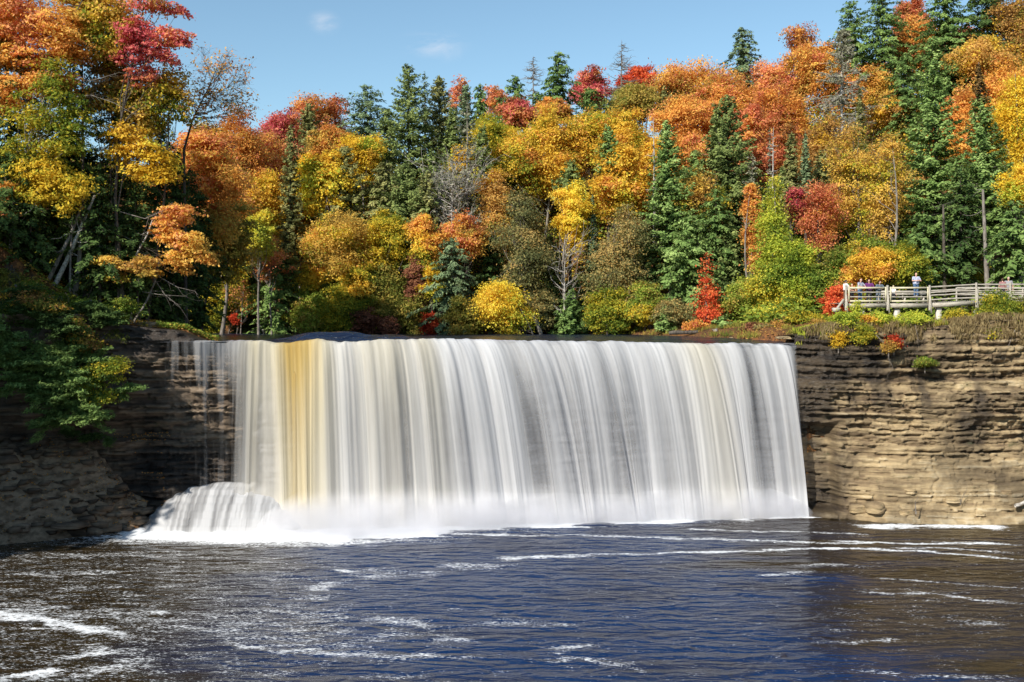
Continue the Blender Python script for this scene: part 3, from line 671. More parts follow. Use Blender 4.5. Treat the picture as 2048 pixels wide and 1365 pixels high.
# ------------------------------------------------------------------ falling water
def falls_mat(name):
    m, nt, out = new_mat(name)
    dn = N(nt, 'ShaderNodeAttribute', attribute_name='dens'); gd = N(nt, 'ShaderNodeAttribute', attribute_name='gold')
    uv = N(nt, 'ShaderNodeUVMap'); mp = N(nt, 'ShaderNodeMapping'); mp.inputs['Scale'].default_value = (1.0, 0.05, 1); nt.links.new(uv.outputs[0], mp.inputs[0])
    n = N(nt, 'ShaderNodeTexNoise', Scale=7.0, Detail=3, Roughness=0.6); nt.links.new(mp.outputs[0], n.inputs['Vector'])
    s = N(nt, 'ShaderNodeMath', operation='MULTIPLY_ADD'); s.inputs[1].default_value = 0.24; s.inputs[2].default_value = -0.12
    nt.links.new(n.outputs['Fac'], s.inputs[0])
    ad = N(nt, 'ShaderNodeMath', operation='ADD', use_clamp=True); nt.links.new(s.outputs[0], ad.inputs[0]); nt.links.new(dn.outputs['Fac'], ad.inputs[1])
    # water colour: tannin brown where the sheet is thick and smooth, white where it is broken
    c = ramp(nt, [(0, (0.68, 0.68, 0.69)), (0.3, (0.70, 0.63, 0.46)), (0.7, (0.60, 0.44, 0.17)), (1, (0.46, 0.28, 0.06))], gd.outputs['Fac'])
    d = N(nt, 'ShaderNodeBsdfDiffuse'); t = N(nt, 'ShaderNodeBsdfTranslucent'); nt.links.new(c.outputs[0], d.inputs[0]); nt.links.new(c.outputs[0], t.inputs[0])
    mx = N(nt, 'ShaderNodeMixShader'); mx.inputs[0].default_value = 0.35; nt.links.new(d.outputs[0], mx.inputs[1]); nt.links.new(t.outputs[0], mx.inputs[2])
    tr = N(nt, 'ShaderNodeBsdfTransparent'); m2 = N(nt, 'ShaderNodeMixShader'); nt.links.new(ad.outputs[0], m2.inputs[0]); nt.links.new(tr.outputs[0], m2.inputs[1]); nt.links.new(mx.outputs[0], m2.inputs[2])
    nt.links.new(m2.outputs[0], out.inputs[0]); return m
M_FALLS = falls_mat('falling_water')
def n1(x, seed, o=4, g=0.6): return fbm(np.asarray(x), np.asarray(x)*0+0.5, seed, o, g)
def curtain(px0, px1, seed, yoff=0.0, gain=1.0, thr=0.0, K=64, du=1.6, dmul=1.0):
    pxs = np.arange(px0, px1, du); n = len(pxs)
    L0 = np.stack([np.interp(pxs, LIPX, LW[:, k]) for k in range(3)], 1)
    L0[:, 1] += (n1(pxs*.03, 33)-.5)*.5; L0[:, 2] += (n1(pxs*.045, 34)-.5)*.20
    # lateral drift and reach of the jet
    u_m = pxs*0.034
    drift = np.interp(pxs, [330, 450, 600, 700, 860, 930, 1100, 1200, 1380, 1480, 1560, 1590, 1612], [0.1, 0.4, 0.6, 1.2, 2.0, 3.0, 2.7, 2.4, 2.2, 1.9, 1.75, 0.5, 0.1])
    drift = drift+(n1(pxs*0.02, seed+1)-0.5)*0.7
    reach = np.interp(pxs, [330, 430, 540, 600, 930, 1560, 1590, 1612], [0.5, 0.9, 2.6, 3.2, 2.9, 1.9, 0.7, 0.4])
    v = np.linspace(0, 1, K)
    s = v[None, :]
    ridge = (n1(u_m*0.8, seed+2, 3, .45)-0.5)*1.0+(n1(u_m*4.5, seed+3)-0.5)*0.10
    zt = L0[:, 2:3]; endz = -0.15
    ramp0 = np.minimum(s/0.10, 1)
    x = L0[:, 0:1]+drift[:, None]*s+((n1(u_m*.75, seed+31, 2, .4)-.5)*1.5)[:, None]*s**1.6*sstep(440, 520, pxs)[:, None]*sstep(1600, 1540, pxs)[:, None]
    y = L0[:, 1:2]-reach[:, None]*s-yoff*ramp0-ridge[:, None]*np.minimum(s*2.5, 1)+0.35*(1-ramp0)**2
    z = zt+0.03-(zt-endz)*s**1.85
    # density
    key = np.interp(pxs, [330,345,360,372,385,400,415,425,440,455,470,500,540,600,660,700,780,850,868,885,900,960,985,1000,1018,1040,1100,1160,1185,1215,1240,1300,1380,1440,1462,1485,1500,1530,1560,1575,1585,1600,1612],
                          [0.0,.16,.18,.36,.20,.20,.36,.42,.38,.46,.58,.82,.90,1.0,1.0,.85,.80,.88,.72,.70,.86,.92,.82,.62,.55,.72,.74,.76,.66,.62,.70,.80,.98,.92,.74,.60,.68,.86,.78,.42,.26,.24,.0])
    st = (n1(u_m*1.1, seed+5, 3)-0.5)*1.30+(n1(u_m*4.2, seed+6, 3, .45)-0.5)*0.50
    den0 = key+st*(0.75-0.35*key)
    topb = np.exp(-v/0.10)[None, :]*0.25*sstep(0.5, 0.8, key)[:, None]
    thin = (-0.42*sstep(0.15, 0.7, v)+.14*sstep(.7, .95, v))[None, :]*(1.25-key)[:, None]*1.3
    mist = 0.9*sstep(0.86, 1.0, v+(n1(u_m*0.5, seed+8)-0.5)*0.05)[:, None].T if False else (0.95*sstep(0.86, 1.0, v[None, :]+((n1(u_m*0.5, seed+8)-0.5)*0.06)[:, None]))
    sway = (fbm(u_m[:, None]*2.0+s*0.5, s*1.1, seed+9, 3)-0.5)*0.60
    dens = (den0[:, None]+topb+thin+sway+thr)*gain
    fade = sstep(0.02, 0.20, key)[:, None]
    dens = dens*fade+mist*sstep(0.3, 0.6, key)[:, None]*0.8
    if yoff: dens = dens*sstep(470, 570, pxs)[:, None]
    dens = np.clip(dens, 0, 1)
    g = 0.74*np.exp(-((pxs-582)/34)**2)+0.40*np.exp(-((pxs-625)/34)**2)+0.25*np.exp(-((pxs-510)/30)**2)+0.20*np.exp(-((pxs-760)/70)**2)+0.16*np.exp(-((pxs-845)/18)**2)+0.12*np.exp(-((pxs-1400)/30)**2)+0.08*np.exp(-((pxs-1365)/40)**2)
    g = g*(0.7+0.6*n1(u_m*3, seed+11)+0.25*(n1(u_m*11, seed+12)-.5))
    gold = g[:, None]*(1-0.55*sstep(0.05, 0.98, v))[None, :]
    uv = np.stack([np.repeat(u_m[:, None], K, 1), np.repeat(v[None]*12, n, 0)], -1).reshape(-1, 2)
    return np.stack([x, y, z], -1).reshape(-1, 3), grid(n, K), dens.ravel(), np.clip(gold, 0, 1).ravel(), uv
V1, Q1, D1, G1, U1 = curtain(332, 1612, 101, thr=-0.07)
V2, Q2, D2, G2, U2 = curtain(440, 1600, 202, yoff=-0.55, gain=0.62)
V, Q = join((V1, Q1), (V2, Q2))
tag(obj('waterfall', mesh_np('waterfall', V, Q, M_FALLS, smooth=True, vattr={'dens': np.concatenate([D1, D2]), 'gold': np.concatenate([G1, G2])}, uv=np.concatenate([U1, U2]))), kind='structure')
# cascade over the ledges at the foot of the dark cliff
M_WET = rock_mat('wet_ledge_rock', [(0.3, (0.02, 0.018, 0.018)), (0.5, (0.06, 0.052, 0.05)), (0.75, (0.13, 0.115, 0.11))])
xs = np.linspace(-25.6, -13.6, 150); vs = np.linspace(0, 1, 150)
U, Vv = np.meshgrid(xs, vs, indexing='ij')
def mound(U, Vv, st=True):
    xc = (U+19.0)/5.9
    crest = 3.05*np.clip(1-np.abs(np.clip(xc, -1.2, 1))**2.6, 0, 1)*np.where(U < -19, 1, 1)
    crest = np.where(U > -17.5, 3.05*np.clip(1-((U+17.5)/4.2)**2, 0, 1)**0.8, crest)
    Yb = 67.6+(63.9-67.6)*Vv-0.25*(U+19)*0.1
    prof = np.clip(np.cos(np.clip(Vv-0.15, 0, 1)*np.pi*0.5/0.85), 0, 1)**0.85
    Z = crest*prof-0.2
    if st:
        q = 0.42; zs = np.floor((Z+(fbm(U*0.5, Vv*0+2, 91)-0.5)*0.5)/q)*q; f = (Z-zs)/q
        Z = Z*0.45+0.55*(zs+q*np.clip((f-0.55)*3, 0, 1))
    return Yb, Z
Yb, Zb = mound(U, Vv)
Zb = Zb+(fbm(U*2, Vv*14, 92)-0.5)*0.22
tag(obj('rock_ledge', mesh_np('rock_ledge', np.stack([U, Yb, Zb-0.10], -1).reshape(-1, 3), grid(150, 150), M_WET, vattr={'layer': np.full(150*150, .5), 'wet': np.full(150*150, .35)})), kind='structure')
Yc, Zc = mound(U, Vv); Zs = mound(U, Vv, False)[1]
Zw = Zc*0.85+Zs*0.15+0.10+0.05*(fbm(U*3, Vv*3, 93)-.5)
um = U*1.0
key = sstep(-24.6, -22.8, U+(fbm(Vv*4, U*0.3, 95)-0.5)*1.6)
den = key*(0.80+(fbm(um*2.2+Vv*0.6, Vv*1.1, 94, 3)-0.5)*1.7+(fbm(um*7+Vv*1.5, Vv*2, 96, 3)-0.5)*0.9+0.35*sstep(-19, -16.5, U)+0.25*sstep(.6, 1, Vv))*sstep(0.04, 0.2, Vv)*sstep(-13.9, -16.2, U)
den = np.clip(den+0.5*sstep(0.9, 1, Vv)*key, 0, 1)
uvc = np.stack([um.ravel(), (Vv*5).ravel()], 1)
tag(obj('cascade', mesh_np('cascade', np.stack([U, Yc-0.05, Zw], -1).reshape(-1, 3), grid(150, 150), M_FALLS, smooth=True, vattr={'dens': den.ravel(), 'gold': np.full(U.size, 0.0)}, uv=uvc)), kind='structure')

# drifting spray at the foot of the falls
m, nt, out = new_mat('spray')
tc = N(nt, 'ShaderNodeTexCoord'); sx = N(nt, 'ShaderNodeSeparateXYZ'); nt.links.new(tc.outputs['Object'], sx.inputs[0])
mr = N(nt, 'ShaderNodeMapRange', interpolation_type='SMOOTHERSTEP'); mr.inputs[1].default_value = 3.3; mr.inputs[2].default_value = 0.0; mr.inputs[3].default_value = 0; mr.inputs[4].default_value = 1.0; nt.links.new(sx.outputs[2], mr.inputs[0])
pv = N(nt, 'ShaderNodeVolumePrincipled'); pv.inputs['Color'].default_value = (.97, .97, 1, 1); pv.inputs['Density'].default_value = 1; sn = N(nt, 'ShaderNodeTexNoise', Scale=.45, Detail=3); nt.links.new(tc.outputs['Object'], sn.inputs['Vector']); sr = N(nt, 'ShaderNodeMapRange'); sr.inputs[1].default_value = .35; sr.inputs[2].default_value = .65; sr.inputs[3].default_value = .3; sr.inputs[4].default_value = 1.4; nt.links.new(sn.outputs['Fac'], sr.inputs[0]); sm_ = N(nt, 'ShaderNodeMath', operation='MULTIPLY'); nt.links.new(mr.outputs[0], sm_.inputs[0]); nt.links.new(sr.outputs[0], sm_.inputs[1]); nt.links.new(sm_.outputs[0], pv.inputs['Density']); nt.links.new(pv.outputs[0], out.inputs['Volume'])
us = np.linspace(-16.5, 21.2, 60); a = np.linspace(0, 2*np.pi, 18, endpoint=False)
e_ = np.minimum(1, np.minimum((us+16.5)/4, (21.2-us)/3)+.02); left_ = sstep(4, -12, us)
rz_ = (2.1+1.3*left_+.5*(fbm(us*.4, us*0, 303)-.5))*np.sqrt(e_); ry_ = (1.0+1.1*left_)*np.sqrt(e_)
V = np.stack([np.repeat(us[:, None], 18, 1), (base_line(us)-.3*left_)[:, None]-.1+ry_[:, None]*np.cos(a), np.maximum(.12, rz_[:, None]*np.sin(a))], -1).reshape(-1, 3)
i = np.arange(59)[:, None]; j = np.arange(18)[None]; j2 = (j+1) % 18
Q = np.stack([i*18+j, i*18+j2, (i+1)*18+j2, (i+1)*18+j], -1).reshape(-1, 4)
tag(obj('spray', mesh_np('spray', V, Q, m, smooth=True)), 'drifting white spray at the foot of the falls', None, None, 'stuff')
# ------------------------------------------------------------------ forest beyond the river
NAMES = {'maple': ('maple_tree', 'tree'), 'birch': ('birch_tree', 'tree'), 'aspen': ('aspen_tree', 'tree'), 'spruce': ('spruce_tree', 'tree'), 'fir': ('fir_tree', 'tree'),
         'hemlock': ('hemlock_tree', 'tree'), 'alder': ('alder_tree', 'tree'), 'shrub': ('shrub', 'shrub'), 'dead': ('dead_tree', 'dead tree')}
_sd = [1000]
def dec(sp, px, top, bot, w, D, pal, label, shape='round', leaf=None, clump=None, per=46, dens=1.0, bark='grey', twigs=0, hgrad=0.0, basepx=None, group=None, tr=None, spread=0.16, limbs=20, tb=0.5):
    _sd[0] += 1; rng = np.random.RandomState(_sd[0])
    c = PX(px, 0, D); zt = PX(px, top, D)[2]; zb = PX(px, bot, D)[2]; R = w*D/F
    bx = c[0] if basepx is None else PX(basepx, 0, D)[0]
    bz = float(terrain(bx, D)); zb = max(zb, bz+0.1); 
    if zt-zb < 0.8: zb = zt-0.8
    lob = auto_lobes(rng, c[0], D, zt, zb, R, shape)
    nm, cat = NAMES[sp]
    k = D/105.0
    return dec_tree(nm, label, cat, (bx, D, bz), lob, pal, leaf=leaf or 0.128*k, clump=clump or max(0.45, min(0.95, R*0.26)), per=per, dens=dens*1.25, bark=bark, seed=_sd[0],
                    tr=tr or max(0.05, min(0.22, (zt-bz)*0.011)), twigs=twigs, hgrad=hgrad, spread=spread, limbs=limbs, group=group, tbias=tb)
def con(sp, px, top, bot, w, D, pal, label, kind=None, dens=1.0, bark='dark', basepx=None, tip=None, group=None, spray=None):
    _sd[0] += 1
    bx = PX(px if basepx is None else basepx, 0, D)[0]; bz = float(terrain(bx, D)); zt = PX(px, top, D)[2]; zb = max(PX(px, bot, D)[2], bz+0.2)
    nm, cat = NAMES[sp]
    return conifer(nm, label, cat, (bx, D, bz), zt, zb, w*D/F, pal, seed=_sd[0], kind=kind or (sp if sp in ('spruce', 'fir', 'hemlock') else 'spruce'), bark=bark, dens=dens,
                   lean=(PX(px, 0, D)[0]-bx, 0), tip=tip, group=group, spray=spray)
def dead(px, top, bot, w, D, label, bark='dead', style='spruce', basepx=None, nbr=46, lichen=None, twig=6, name='dead_tree', cat='dead tree', tw_r=0.02):
    _sd[0] += 1
    bx = PX(px if basepx is None else basepx, 0, D)[0]; bz = float(terrain(bx, D))
    return dead_tree(name, label, cat, (bx, D, bz), PX(px, top, D)[2], max(bz+.3, PX(px, bot, D)[2]), w*D/F, seed=_sd[0], bark=bark, style=style, nbr=nbr, lichen=lichen, twig=twig, lean=(PX(px, 0, D)[0]-bx, 0), tw_r=tw_r)
# ridge
dec('maple', 560, 226, 350, 52, 130, 'crimson', 'pinkish crimson maple on the ridge at the edge of the open sky', bark='dark')
dec('maple', 640, 200, 350, 76, 132, 'salmon', 'wide salmon red maple on the ridge behind a dark spruce top', hgrad=-0.3)
con('spruce', 622, 204, 375, 44, 124, 'olivespruce', 'dark spruce standing against the salmon red ridge maple')
con('spruce', 579, 248, 600, 32, 103, 'olivespruce', 'tall slender spruce with bare lower trunk in front of red maples', dens=0.9)
con('hemlock', 735, 170, 300, 78, 131, 'bluespruce', 'feathery wide hemlock on the ridge above a round yellow crown', dens=0.8)
con('spruce', 817, 128, 480, 84, 119, 'spruce', 'tallest dark spruce on the middle ridge with knobbly top')
con('spruce', 850, 142, 260, 24, 133, 'bluespruce', 'thin spruce tip just behind the tallest dark spruce', kind='thin')
con('spruce', 882, 150, 400, 60, 123, 'olivespruce', 'olive spruce beside the tallest dark spruce')
con('spruce', 930, 166, 330, 30, 122, 'bluespruce', 'pointed spruce top above the grey lichen spruce')
con('spruce', 936, 200, 470, 52, 108, 'greyspruce', 'thin half dead spruce with long pale bare trunk', kind='thin', bark='grey', dens=0.75)
con('hemlock', 960, 165, 260, 24, 132, 'hemlock', 'small feathery hemlock between grey spruce and pale salmon maple')
dec('maple', 988, 172, 240, 27, 137, 'salmon', 'pale salmon maple low on the ridge skyline', dens=0.3, twigs=120, per=16)
dec('maple', 916, 160, 225, 24, 138, 'salmon', 'thinly leaved pink maple behind pointed spruces on the skyline', dens=0.25, twigs=120, per=14)
con('hemlock', 1030, 150, 250, 32, 134, 'hemlock', 'hemlock beside a bare grey larch on the skyline')
dead(1066, 112, 200, 30, 133, 'bare grey larch between two hemlocks on the skyline', bark='grey', nbr=60)
con('hemlock', 1113, 102, 232, 52, 130, 'hemlock', 'broad full hemlock with drooping tiers on the skyline')
dec('maple', 1036, 205, 255, 38, 122, 'crimson', 'magenta maple crown sitting over orange yellow crowns', bark='dark', dens=.8)
dec('maple', 1182, 145, 215, 42, 139, 'crimson', 'coral pink maple behind the full hemlock on the skyline', dens=0.7)
dec('maple', 1280, 135, 200, 38, 139, 'red', 'vivid red maple on the skyline beside the bare spired tree', dens=0.8)
dead(1242, 80, 200, 40, 134, 'bare grey spired tree standing above the ridge', bark='grey', nbr=80, twig=5)
con('hemlock', 1178, 172, 260, 44, 127, 'hemlock', 'green hemlock under the coral pink skyline maple')
con('hemlock', 1215, 195, 262, 30, 125, 'spruce', 'low dark hemlock below the bare spired tree')
dec('maple', 1105, 200, 250, 30, 124, 'orange', 'small orange maple at the foot of the full hemlock')
dec('maple', 1272, 172, 245, 52, 125, 'olive', 'round olive green crown below the vivid red skyline maple', tb=0.6)
dec('maple', 1385, 132, 230, 88, 130, 'orange', 'broad orange maple with cloud shaped tiers on the skyline', hgrad=0.25, clump=1.3)
con('hemlock', 1484, 55, 190, 52, 134, 'bluespruce', 'lone dark pine rising clear above the orange skyline')
dec('maple', 1545, 128, 240, 55, 131, 'salmon', 'orange red maple next to the lone dark pine', hgrad=0.1, tb=.62)
dec('maple', 1612, 45, 165, 46, 137, 'salmon', 'slender red maple reaching up beside the big ridge hemlocks', 'vase', dens=0.5, tb=0.35, twigs=80)
dec('maple', 1640, 98, 265, 74, 127, 'orange', 'huge orange crown below the slender red ridge maple', hgrad=0.1)
con('hemlock', 1702, 2, 180, 62, 126, 'hemlock', 'ridge hemlock with open layered limbs beside the orange crown', dens=0.85)
con('hemlock', 1762, -30, 190, 76, 124, 'hemlock', 'great ridge hemlock with bare lower trunk and blue shadows', dens=0.85)
dec('maple', 1825, 5, 110, 36, 133, 'salmon', 'coral maple peeking between two great hemlocks at the top')
con('hemlock', 1890, -60, 190, 78, 118, 'hemlock', 'massive hemlock cut by the top edge above the big spruce')
con('hemlock', 1975, -70, 150, 78, 119, 'darkhemlock', 'dark hemlock cut by the top edge near the frame corner')
dec('maple', 1965, 85, 150, 60, 113, 'rust', 'rusty red maple under the dark corner hemlock', tb=0.7)
dec('maple', 2040, -10, 170, 60, 117, 'rust', 'rust coloured maple in the upper corner of the hillside')
# upper slope
dec('maple', 725, 275, 365, 54, 117, 'yellow', 'bright yellow round crown below the feathery ridge hemlock', hgrad=-0.25)
dec('maple', 1085, 232, 410, 78, 115, 'gold', 'largest golden maple crown in the middle of the slope', hgrad=-0.1, tb=.55)
dec('maple', 1182, 224, 330, 66, 117, 'gold', 'golden crown at the top of the middle slope', tb=.55)
dec('maple', 1258, 232, 400, 60, 114, 'gold', 'golden orange crown behind a pale broken snag', tb=.5)
dec('maple', 985, 234, 335, 55, 118, 'yellowgreen', 'yellow green crown between grey spruce and the largest golden maple', tb=0.6)
con('spruce', 1217, 250, 345, 26, 108, 'brightspruce', 'small spruce tip poking out of golden crowns')
dec('maple', 1232, 298, 440, 60, 108, 'gold', 'amber maple below the small spruce tip', tb=.55, leaf=.17)
dead(1308, 234, 420, 26, 104, 'pale broken snag with stubby branches on the slope', nbr=22, twig=3)
con('spruce', 1340, 240, 560, 70, 102, 'brightspruce', 'bright green spruce beside the pale broken snag')
con('spruce', 1456, 192, 500, 88, 105, 'spruce', 'broad dark spruce with visible grey trunk on the slope', bark='grey')
con('spruce', 1432, 215, 330, 26, 106, 'spruce', 'narrow twin top beside the broad dark spruce')
dec('maple', 1370, 192, 320, 70, 119, 'orange', 'orange crown between golden trees and broad dark spruce', tb=0.6)
dec('maple', 1450, 160, 280, 60, 122, 'orange', 'burnt orange crown behind the top of the broad dark spruce', tb=0.5)
dec('maple', 1545, 172, 330, 60, 116, 'orange', 'orange crown dotted with red under the orange red skyline maple', tb=0.42)
dec('maple', 1505, 215, 330, 46, 113, 'salmon', 'copper maple just beside the broad dark spruce', tb=0.65)
dec('maple', 1562, 262, 370, 55, 109, 'salmon', 'dark red maple with pale stems on the slope', tb=0.3, twigs=60, dens=.8)
dead(1546, 255, 350, 14, 103, 'pale thin bare stem in front of the dark red maple', nbr=18, twig=3)
con('spruce', 1582, 262, 420, 24, 98, 'olivespruce', 'narrow spruce in front of the dark red maple')
con('spruce', 1612, 262, 440, 22, 97, 'bluespruce', 'needle thin spruce with tight blue green top', kind='fir')
con('spruce', 1502, 300, 440, 22, 100, 'greyspruce', 'weathered thin spruce beside the broad dark spruce', kind='thin')
con('fir', 1540, 255, 440, 12, 104, 'greyspruce', 'pencil thin grey spruce on the red slope', kind='thin')
dec('birch', 1690, 262, 480, 62, 93, 'tangold', 'tan yellow birch with sparse leaves below the dead spruce', 'oval', dens=0.65, twigs=140, tb=.6)
dec('birch', 1772, 275, 480, 62, 90, 'tangold', 'sparse yellow birch with dark fine stems by the big spruce', 'oval', dens=0.6, twigs=160, tb=.65)
dead(1683, 55, 290, 52, 110, 'dead lichen covered spruce with ragged grey branches on the hillside', nbr=120, twig=8, lichen=('greyspruce', 5200), tw_r=0.03)
con('fir', 1720, 172, 330, 17, 108, 'olivespruce', 'narrow dark column of a spruce beside the dead lichen spruce')
dec('maple', 1785, 185, 300, 55, 117, 'rust', 'rusty orange crown between dead spruce and big spruce', tb=0.65)
con('hemlock', 1812, 112, 260, 60, 115, 'hemlock', 'dense hemlock behind the big bright spruce')
con('spruce', 1868, 72, 580, 92, 93, 'brightspruce', 'big bright green spruce with heavy boughs behind the walkway', dens=1.15)
con('fir', 1958, 128, 500, 82, 88, 'brightspruce', 'fir with tapering brown cone spire beside the big spruce', tip=(3.2, 'cones'), bark='grey', basepx=1988)
dec('maple', 1990, 130, 280, 72, 112, 'orange', 'golden orange crown behind the cone spired fir', tb=0.75)
dec('maple', 2040, 155, 350, 55, 92, 'yellow', 'bright yellow maple at the frame edge behind the fir', clump=.8)
dec('maple', 2052, 325, 425, 46, 82, 'yellow', 'low hanging yellow maple limb at the frame edge')
# middle slope
con('spruce', 690, 290, 460, 58, 108, 'olivespruce', 'olive spruce between two yellow crowns on the slope')
con('hemlock', 770, 320, 510, 80, 108, 'olivespruce', 'olive brown hemlock mass under the bright yellow round crown')
con('spruce', 812, 330, 570, 82, 106, 'spruce', 'deep green spruce below the tallest ridge spruce')
con('spruce', 868, 300, 480, 66, 111, 'spruce', 'mid slope spruce between tallest spruce and half dead spruce')
dec('maple', 640, 308, 440, 54, 107, 'yellow', 'lemon yellow maple beside the tall slender spruce', leaf=.17)
dec('maple', 478, 236, 400, 70, 108, 'orange', 'orange red maple crown above the river bend', tb=0.35, dens=.85)
dec('maple', 535, 275, 400, 60, 113, 'salmon', 'coral orange maple behind the tall slender spruce', tb=0.6)
dec('maple', 530, 350, 480, 56, 106, 'gold', 'gold crown under the coral orange maple', tb=.55)
dec('maple', 440, 330, 520, 66, 98, 'orange', 'amber maple over the river bend by the shaded bank', tb=0.6, dens=.9)
dec('maple', 518, 430, 520, 36, 97, 'lime', 'lemon lime maple crown above red twigs by the river bend', tb=0.85)
dead(905, 345, 500, 62, 105, 'tangle of grey lichen branches beside the pale bare trunk', nbr=70, twig=8, lichen=('greyspruce', 2200), style='vase')
dec('maple', 985, 345, 510, 48, 107, 'rust', 'rust orange maple beside the pale bare spruce trunk', 'oval', tb=0.75)
dec('maple', 846, 432, 550, 40, 101, 'gold', 'small orange gold maple in front of dark spruces', 'oval', tb=0.55)
dec('maple', 925, 430, 520, 45, 103, 'orange', 'thin orange foliage behind the pale bare trunk', dens=0.5)
dec('maple', 690, 418, 570, 72, 102, 'tangold', 'tan gold maple with forked pale limbs', tb=0.62, twigs=60)
dec('maple', 768, 425, 560, 50, 103, 'yellowgreen', 'yellow tipped green maple beside the tan gold maple', tb=0.6)
dec('alder', 1052, 390, 610, 66, 100, 'greyolive', 'grey olive tree with fine twigs left of a yellow maple', 'oval', twigs=160, dens=.85, tb=.45)
dec('maple', 1142, 372, 500, 44, 101, 'yellow', 'narrow bright yellow maple between two grey olive trees', 'oval', tb=.55)
dec('alder', 1240, 425, 650, 74, 99, 'greyolive', 'broad grey olive tree with tan flecks by the river', 'oval', twigs=180, dens=.9, tb=.55)
con('spruce', 1140, 320, 400, 34, 106, 'spruce', 'dark spruce top in the golden crowns over the yellow maple')
con('fir', 1186, 390, 540, 14, 101, 'bluespruce', 'skinny dark fir beside the narrow yellow maple')
con('hemlock', 905, 470, 660, 72, 99, 'bluespruce', 'shadowed hemlock with grey dead twigs by the river', dens=.9)
con('fir', 1140, 575, 668, 46, 98, 'hemlock', 'young dark fir at the river edge under bare twigs')
dead(1130, 500, 640, 46, 98.5, 'bare twiggy tree above the young dark fir', bark='dead', nbr=26, style='vase', twig=6)
dec('maple', 1008, 566, 672, 54, 96, 'yellow', 'brilliant yellow maple leaning over the brink of the falls', 'round', basepx=1075, tb=.6, clump=.8)
con('hemlock', 1378, 430, 665, 86, 97, 'brightspruce', 'light green hemlock with sweeping boughs near the red maple')
con('hemlock', 1430, 380, 640, 76, 100, 'hemlock', 'hemlock rising behind the small flame red maple')
dec('maple', 1395, 350, 470, 60, 103, 'tangold', 'tan and orange crown in front of the broad dark spruce', dens=.55, tb=0.5, twigs=60)
dec('maple', 1414, 510, 645, 36, 92, 'red', 'small flame red pyramid shaped maple near the brink', 'pyramid', tb=0.6, clump=.6, dens=.6, per=24, spread=.24)
dec('maple', 1507, 372, 540, 26, 94, 'orange', 'narrow orange maple tucked behind the tall lime tree', 'oval', tb=0.6)
dec('aspen', 1548, 352, 650, 66, 88, 'lime', 'tall lime green cone shaped aspen by the falls', 'pyramid', tb=0.62, clump=.75, dens=1.5)
dec('aspen', 1592, 480, 655, 52, 86, 'lime', 'full lime green lower tree beside the tall lime aspen', 'round', tb=0.42)
dec('maple', 1638, 366, 500, 38, 90, 'salmon', 'red maple with exposed thin trunk behind the lime aspen', 'round', tb=0.5, bark='grey', clump=.8)
dec('maple', 1594, 378, 440, 20, 91, 'crimson', 'small crimson sprig of a maple between lime aspen and red maple', 'oval', tb=0.3)
dec('maple', 1490, 560, 668, 44, 93, 'green', 'leafy green tree between flame red maple and lime aspen', tb=0.75)
con('hemlock', 1448, 560, 672, 30, 94, 'hemlock', 'hemlock seedling behind the flame red maple')
dec('maple', 1735, 470, 590, 52, 84, 'green', 'green maple with yellow edges behind the people', tb=0.65)
dec('maple', 1660, 500, 640, 42, 84, 'green', 'dark green bushy tree at the end of the walkway', tb=0.4, spread=.2)
dec('maple', 1742, 500, 570, 48, 80, 'gold', 'yellow orange low boughs right above the visitors', 'round', dens=.6, clump=.5, tb=0.5, spread=.25)
dec('maple', 1800, 488, 585, 46, 81, 'yellowgreen', 'yellow green maple above the empty walkway bench', tb=0.45)
con('hemlock', 1850, 420, 580, 66, 84, 'hemlock', 'green hemlock boughs low over the walkway')
con('hemlock', 1922, 330, 560, 62, 86, 'darkhemlock', 'dark hemlock between big spruce and grey straight trunk')
con('hemlock', 2025, 400, 580, 62, 80, 'hemlock', 'hemlock boughs over the white haired visitor')
dec('maple', 1925, 510, 590, 50, 90, 'yellowgreen', 'yellow undergrowth maple seen through the trunks', tb=0.6, dens=.6)
dec('maple', 1672, 572, 640, 25, 77, 'red', 'low scarlet maple bush at the walkway end', tb=0.5, clump=.35, dens=.45, spread=.25)
dec('maple', 1700, 540, 620, 34, 82, 'orange', 'thin orange sapling behind the white shirted visitor', dens=.4, tb=.4)
# river bend
dec('maple', 455, 540, 668, 48, 106, 'yellowgreen', 'yellow green bush tree on the far shore of the river bend', tb=0.5)
dec('maple', 400, 590, 668, 40, 108, 'yellowgreen', 'pale green shrubby tree deep in the river bend', tb=0.45)
con('hemlock', 552, 490, 668, 74, 101, 'hemlock', 'bushy green hemlock at the water under red twigs')
dec('maple', 622, 590, 668, 44, 101, 'green', 'rounded green shrub tree at the water edge', tb=0.65)
dec('maple', 698, 575, 668, 60, 101, 'yellowgreen', 'yellow green tree overhanging the upper river', tb=0.45)
dec('maple', 775, 520, 668, 54, 102, 'olive', 'olive tree beside the yellow green riverside tree', tb=0.5)
dec('maple', 820, 590, 668, 40, 101, 'olive', 'tan olive bushy tree above the small red riverside maple', tb=0.7)
dec('maple', 545, 480, 560, 42, 99, 'salmon', 'red orange sprays of a thin maple before dark hemlock', dens=.22, per=20, tb=0.5, twigs=40)
dec('maple', 480, 560, 640, 30, 103, 'salmon', 'sparse coral twigs low at the river bend', dens=.16, twigs=70, per=5)
dec('maple', 470, 628, 650, 9, 102, 'red', 'tiny scarlet maple low at the river bend', clump=.25, per=10, leaf=.09)
dec('maple', 632, 470, 600, 42, 103, 'gold', 'gold foliage column above the rounded green shrub tree', 'oval', tb=0.55)
dec('maple', 715, 520, 600, 36, 101, 'gold', 'gold band of leaves above the yellow green riverside tree', dens=.8, tb=0.6)
dec('shrub', 728, 618, 668, 26, 99, 'brown', 'bare brownish red shrub on the far river bank', dens=.5, twigs=80, clump=.5)
